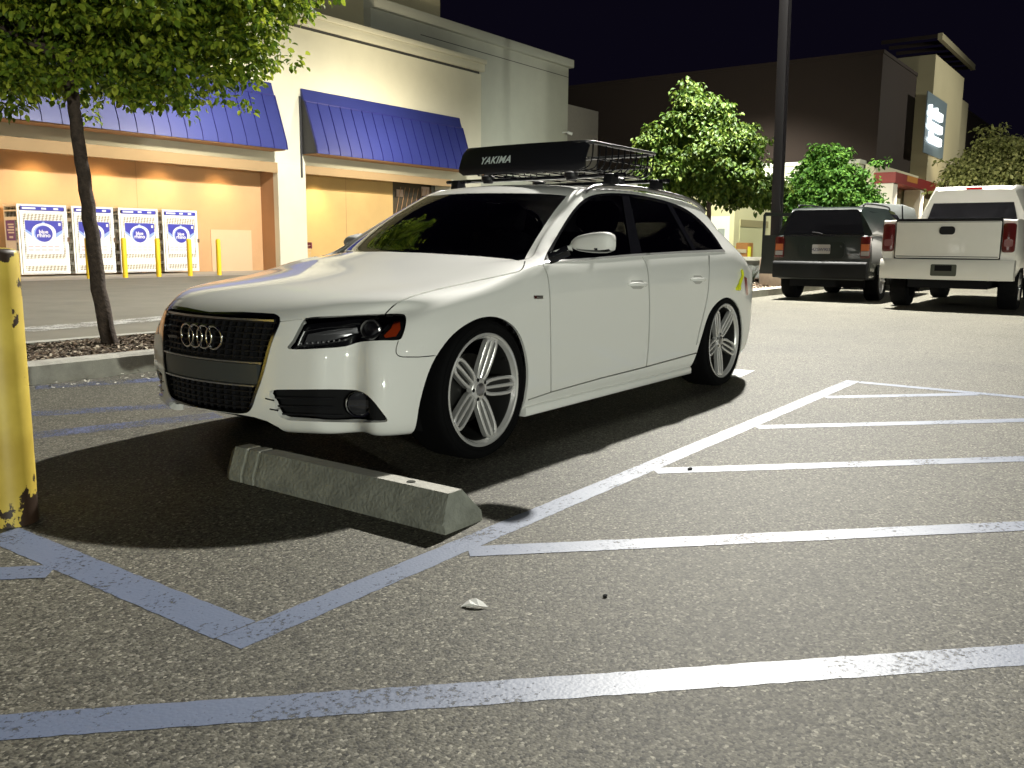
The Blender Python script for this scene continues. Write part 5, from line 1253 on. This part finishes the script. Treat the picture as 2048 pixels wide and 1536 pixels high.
def simple_wheel(par, x, y, r, w, rimm, name='wheel'):
    e = empty(name, (x, y, r)); e.parent = par; s = 1 if y < 0 else -1
    MB().lathe([(r*.62, 0), (r*.66, -.012*s), (r*.93, -.014*s), (r, .02*s), (r, (w-.02)*s), (r*.93, w*s), (r*.6, w*s)], 40, 'y', closed=True).build('tyre', M['rubber'], e, smooth=45)
    m = MB().lathe([(r*.63, .0), (r*.60, .01*s), (r*.56, .05*s), (r*.54, .14*s)], 32, 'y')
    for k in range(5):
        a = 2*math.pi*k/5; m.tube([(r*.12*math.cos(a), .03*s, r*.12*math.sin(a)), (r*.6*math.cos(a), .02*s, r*.6*math.sin(a))], [r*.10, r*.09], 6)
    m.lathe([(0, .015*s), (r*.2, .015*s), (r*.22, .05*s)], 20, 'y'); m.build('rim', rimm, e, smooth=40)
    MB().lathe([(0, .10*s), (r*.56, .10*s)], 24, 'y').build('hub_back', M['dark'], e)
jp = pm('suv_green', (.014, .020, .018), .3, 0, 1); clad = pm('suv_cladding', (.008, .009, .010), .6, spec=.25)
J = empty('suv', (16.80, 5.165, 0), 0, 'dark green boxy SUV seen from behind with one front door open', 'car')
b = MB(); loft(b, [(.10, .80, .86, .84, .42, .75, 1.21, .08), (.02+.10, .84, .905, .865, .40, .75, 1.23, .08), (.7, .88, .915, .875, .38, .75, 1.24, .08), (3.2, .88, .915, .87, .38, .75, 1.22, .08), (4.3, .86, .90, .82, .40, .72, 1.12, .10), (4.55, .80, .84, .76, .42, .70, 1.05, .12)])
b.build('body', jp, J, smooth=35)
g_ = MB(); loft(g_, [(.20, .855, .84, .66, 1.19, 1.30, 1.66, .05), (.28, .862, .845, .665, 1.19, 1.30, 1.72, .05), (.55, .865, .84, .67, 1.2, 1.4, 1.755, .05), (2.0, .865, .83, .67, 1.2, 1.4, 1.765, .05), (2.7, .86, .82, .655, 1.2, 1.4, 1.735, .05), (3.35, .84, .80, .62, 1.15, 1.17, 1.23, .02)]); g_.build('cabin', jp, J, smooth=35)
sgm = pm('dark_car_glass', (.01, .01, .012), .04, 0, .5)
rg_ = MB().prism([(-.74, 1.245), (.74, 1.245), (.72, 1.32), (.615, 1.66), (.56, 1.69), (-.56, 1.69), (-.615, 1.66), (-.72, 1.32)], 0, .015, 'x', Matrix.Translation((.11, 0, 0)) @ Matrix.Shear('XY', 4, (0, 0)) )
rg_.v = [(x+(z-1.245)*.20, y, z) for x, y, z in rg_.v]; rg_.build('rear_window', sgm, J)
sgl = MB()
for x0, x1, x2, x3 in ((.42, 1.15, 1.15, .55), (1.22, 2.05, 2.02, 1.22), (2.12, 3.02, 2.66, 2.10)):
    for s in (-1, 1):
        w = MB(); A = [(x0, s*.868, 1.27), (x1, s*.868, 1.27), (x2, s*.700, 1.66), (x3, s*.700, 1.66)]; B_ = [(x, y-s*.03, z) for x, y, z in A]; w.add(A+B_, [(0, 1, 2, 3), (7, 6, 5, 4), (0, 4, 5, 1), (1, 5, 6, 2), (2, 6, 7, 3), (3, 7, 4, 0)]); w.build('side_window', sgm, J)
MB().rbox(-.06, .18, -.86, .86, .42, .74, .06, 3, 'y').build('rear_bumper', clad, J, bevel=.02)
MB().box(.085, .10, -.72, .72, 1.200, 1.228).build('chrome_strip', M['chrome'], J)
for s in (-1, 1):
    t = MB().rbox(.07, .20, s*.79-.085, s*.79+.085, .80, 1.19, .03, 3, 'x'); o = t.build('tail_lamp', M['red_dark'], J, bevel=.01)
    MB().box(.062, .069, s*.79-.07, s*.79+.07, .94, 1.06).build('amber_lens', pm('amber_dull', (.5, .14, .05), .3, 0, 1), o); MB().box(.062, .069, s*.79-.07, s*.79+.07, .85, .93).build('clear_lens', M['clear_lens'], o)
    rr = MB().tube(cr([(.5, s*.60, 1.745), (.6, s*.60, 1.80), (1.5, s*.60, 1.815), (2.3, s*.60, 1.80), (2.45, s*.60, 1.75)], 4), .016, 6); rr.build('roof_rail', clad, J)
    MB().box(.5, 3.9, s*.915, s*.925, .50, .68).build('side_cladding', clad, J)
MB().rbox(.085, .098, -.42, .42, .80, 1.10, .06, 3, 'x').build('tailgate_panel', jp, J)
pl_ = MB().rbox(.068, .080, -.165, .165, .88, 1.05, .015, 2, 'x').build('number_plate', pm('plate_white', (.48, .46, .46), .5), J)
me = text_mesh('4ZSW903', .085, .001, spacing=.95); o = link('lettering', me, pm('plate_blue', (.04, .04, .12), .5), pl_); o.rotation_euler = (R(90), 0, R(-90)); o.location = (.0655, 0, .955)
MB().tube([(.06, -.02, 1.24), (.10, .10, 1.27), (.16, .32, 1.285)], .012, 6).build('rear_wiper', M['black_plastic'], J)
MB().box(.07, .085, .30, .33, 1.0, 1.03).box(.07, .085, -.37, -.34, 1.0, 1.03).build('tailgate_stud', M['chrome'], J)
MB().box(.5, 4.4, -.7, .7, .25, .45).build('underbody', M['dark'], J)
for x in (.95, 3.64):
    for y in (-.90, .90): simple_wheel(J, x, y, .365, .25, M['satin'])
dr = MB(); dx = 2.25
q0 = on_x(1527, 426, 16.8+dx); q1 = on_x(1547, 545, 16.8+dx); yy1 = q0.y-5.165; yy0 = .90
for A in (((yy0, 1.25), (yy0+.02, 1.70), (yy1-.04, 1.74), (yy1, 1.68), (yy1, 1.25), (yy1-.045, 1.25), (yy1-.045, 1.66), (yy0+.07, 1.64), (yy0+.05, 1.25)), ((yy0, .42), (yy0, 1.25), (yy1, 1.25), (yy1, .75), (yy1+.03, .42))):
    dr.prism(list(A), dx, dx+.06, 'x')
do = dr.build('open_door', jp, J)
T = empty('pickup_truck', (15.70, 2.83, 0), 0, 'white pickup truck parked tail-first beside the dark SUV', 'truck')
wp = pm('truck_white', (.72, .70, .66), .35, 0, 1, var=.04, scale=3)
bd = MB(); loft(bd, [(.04, .93, .985, .975, .74, .95, 1.44, .05), (.10, .94, 1.0, .98, .60, .95, 1.46, .05), (.7, .95, 1.01, .985, .55, .95, 1.46, .05), (2.05, .95, 1.0, .985, .55, .95, 1.46, .05)]); bd.build('cargo_bed', wp, T, smooth=30)
cb = MB(); loft(cb, [(2.10, .90, .95, .66, .55, 1.2, 2.03, .07), (2.25, .92, .98, .69, .50, 1.2, 2.10, .08), (3.0, .92, 1.0, .70, .50, 1.2, 2.13, .08), (3.6, .92, .99, .68, .50, 1.2, 2.08, .08), (4.3, .92, .98, .90, .50, .9, 1.38, .08), (5.3, .88, .94, .84, .55, .9, 1.22, .1)]); cb.build('cab', wp, T, smooth=35)
rw = MB().prism([(-.74, 1.44), (.74, 1.44), (.60, 1.965), (.55, 2.0), (-.55, 2.0), (-.60, 1.965)], 0, .02, 'x'); rw.v = [(x+2.06+(z-1.47)*.12, y, z) for x, y, z in rw.v]; rw.build('rear_window', sgm, T)
MB().rbox(2.10, 2.16, -.13, .13, 2.035, 2.07, .012, 2, 'x').build('brake_lamp', M['red_lens'], T)
tg = MB().rbox(.0, .05, -.765, .765, .84, 1.425, .02, 2, 'x').build('tailgate', wp, T, bevel=.008)
MB().box(.018, .043, -.778, .778, .828, 1.43).build('tailgate_gap', M['dark'], T)
MB().box(-.004, .07, -.775, .775, 1.427, 1.468).build('tailgate_cap', M['black_plastic'], T)
MB().rbox(-.012, -.0005, -.115, .115, 1.215, 1.345, .05, 4, 'x').build('tailgate_handle', M['black_plastic'], tg)
MB().box(-.004, -.0008, -.75, .75, .862, .872).box(-.004, -.0008, -.745, .745, 1.408, 1.414).build('tailgate_crease', M['black_plastic'], tg)
bp_ = MB(); 
bsec = []
for i in range(15):
    t = -1+2*i/14; y = .985*t; back = .10*abs(t)**3
    bsec.append([(-.10+back, y, .50), (-.12+back, y, .56), (-.12+back, y, .76), (-.08+back, y, .82), (.10+back, y, .83), (.10+back, y, .50)])
bp_.add([p for s_ in bsec for p in s_], [(i*6+k, i*6+(k+1) % 6, (i+1)*6+(k+1) % 6, (i+1)*6+k) for i in range(14) for k in range(6)] + [(5, 4, 3, 2, 1, 0), tuple(84+k for k in range(6))]); bp_.build('rear_bumper', wp, T, smooth=40)
MB().rbox(-.124, -.1205, -.20, .18, .56, .745, .02, 2, 'x').build('plate_recess', pm('recess_grey', (.06, .065, .05), .6), T); MB().box(-.128, -.1245, -.13, .12, .64, .73).build('number_plate', M['dark'], T)
for s in (-1, 1):
    t = MB().rbox(-.005, .12, s*.88-.09, s*.88+.09, .94, 1.39, .04, 3, 'x').build('tail_lamp', M['red_dark'], T, bevel=.012); MB().rbox(-.009, -.0055, s*.88-.06, s*.88+.06, 1.03, 1.14, .02, 2, 'x').build('reverse_lens', pm('lens_pink', (.20, .08, .08), .2, 0, 1), t)
MB().box(.3, 5.0, -.6, .6, .35, .55).build('underbody', M['dark'], T)
for x in (1.05, 4.35):
    for y in (-.96, .96): simple_wheel(T, x, y, .385, .27, M['satin'])
S = empty('sedan', (22.0, 5.5, 0), 0, 'silver car with its bonnet raised behind the dark SUV', 'car')
sv = pm('silver_paint', (.38, .40, .40), .3, .3, 1)
s_ = MB(); loft(s_, [(0, .75, .85, .78, .35, .6, .80, .08), (.3, .82, .88, .80, .25, .6, .90, .08), (1.2, .84, .90, .82, .25, .6, .98, .08), (4.2, .82, .88, .78, .28, .6, 1.0, .08)]); s_.build('body', sv, S)
s_ = MB(); loft(s_, [(1.2, .80, .78, .70, .95, 1.0, 1.02, .01), (2.0, .80, .76, .60, .95, 1.1, 1.42, .05), (3.0, .80, .76, .60, .95, 1.1, 1.44, .05), (3.9, .78, .74, .66, .95, 1.0, 1.05, .02)]); s_.build('cabin', sgm, S)
hd_ = MB(); hp_ = [(-.70, 1.05), (-.78, 1.60), (-.70, 1.90), (-.45, 2.0), (.35, 2.06), (.6, 1.95), (.72, 1.60), (.68, 1.05)]; hd_.prism(hp_, 0, .04, 'x'); hd_.v = [(x+.9-(z-1.0)*.45, y, z) for x, y, z in hd_.v]; hb = hd_.build('raised_bonnet', sv, S, bevel=.01)
l2 = MB().box(0, .01, -.46, -.43, 1.10, 1.97); l2.v = [(x+.885-(z-1.0)*.45, y, z) for x, y, z in l2.v]; l2.build('bonnet_seam', M['dark'], hb)
for x in (.75, 3.4):
    for y in (-.87, .87): simple_wheel(S, x, y, .31, .2, M['satin'])
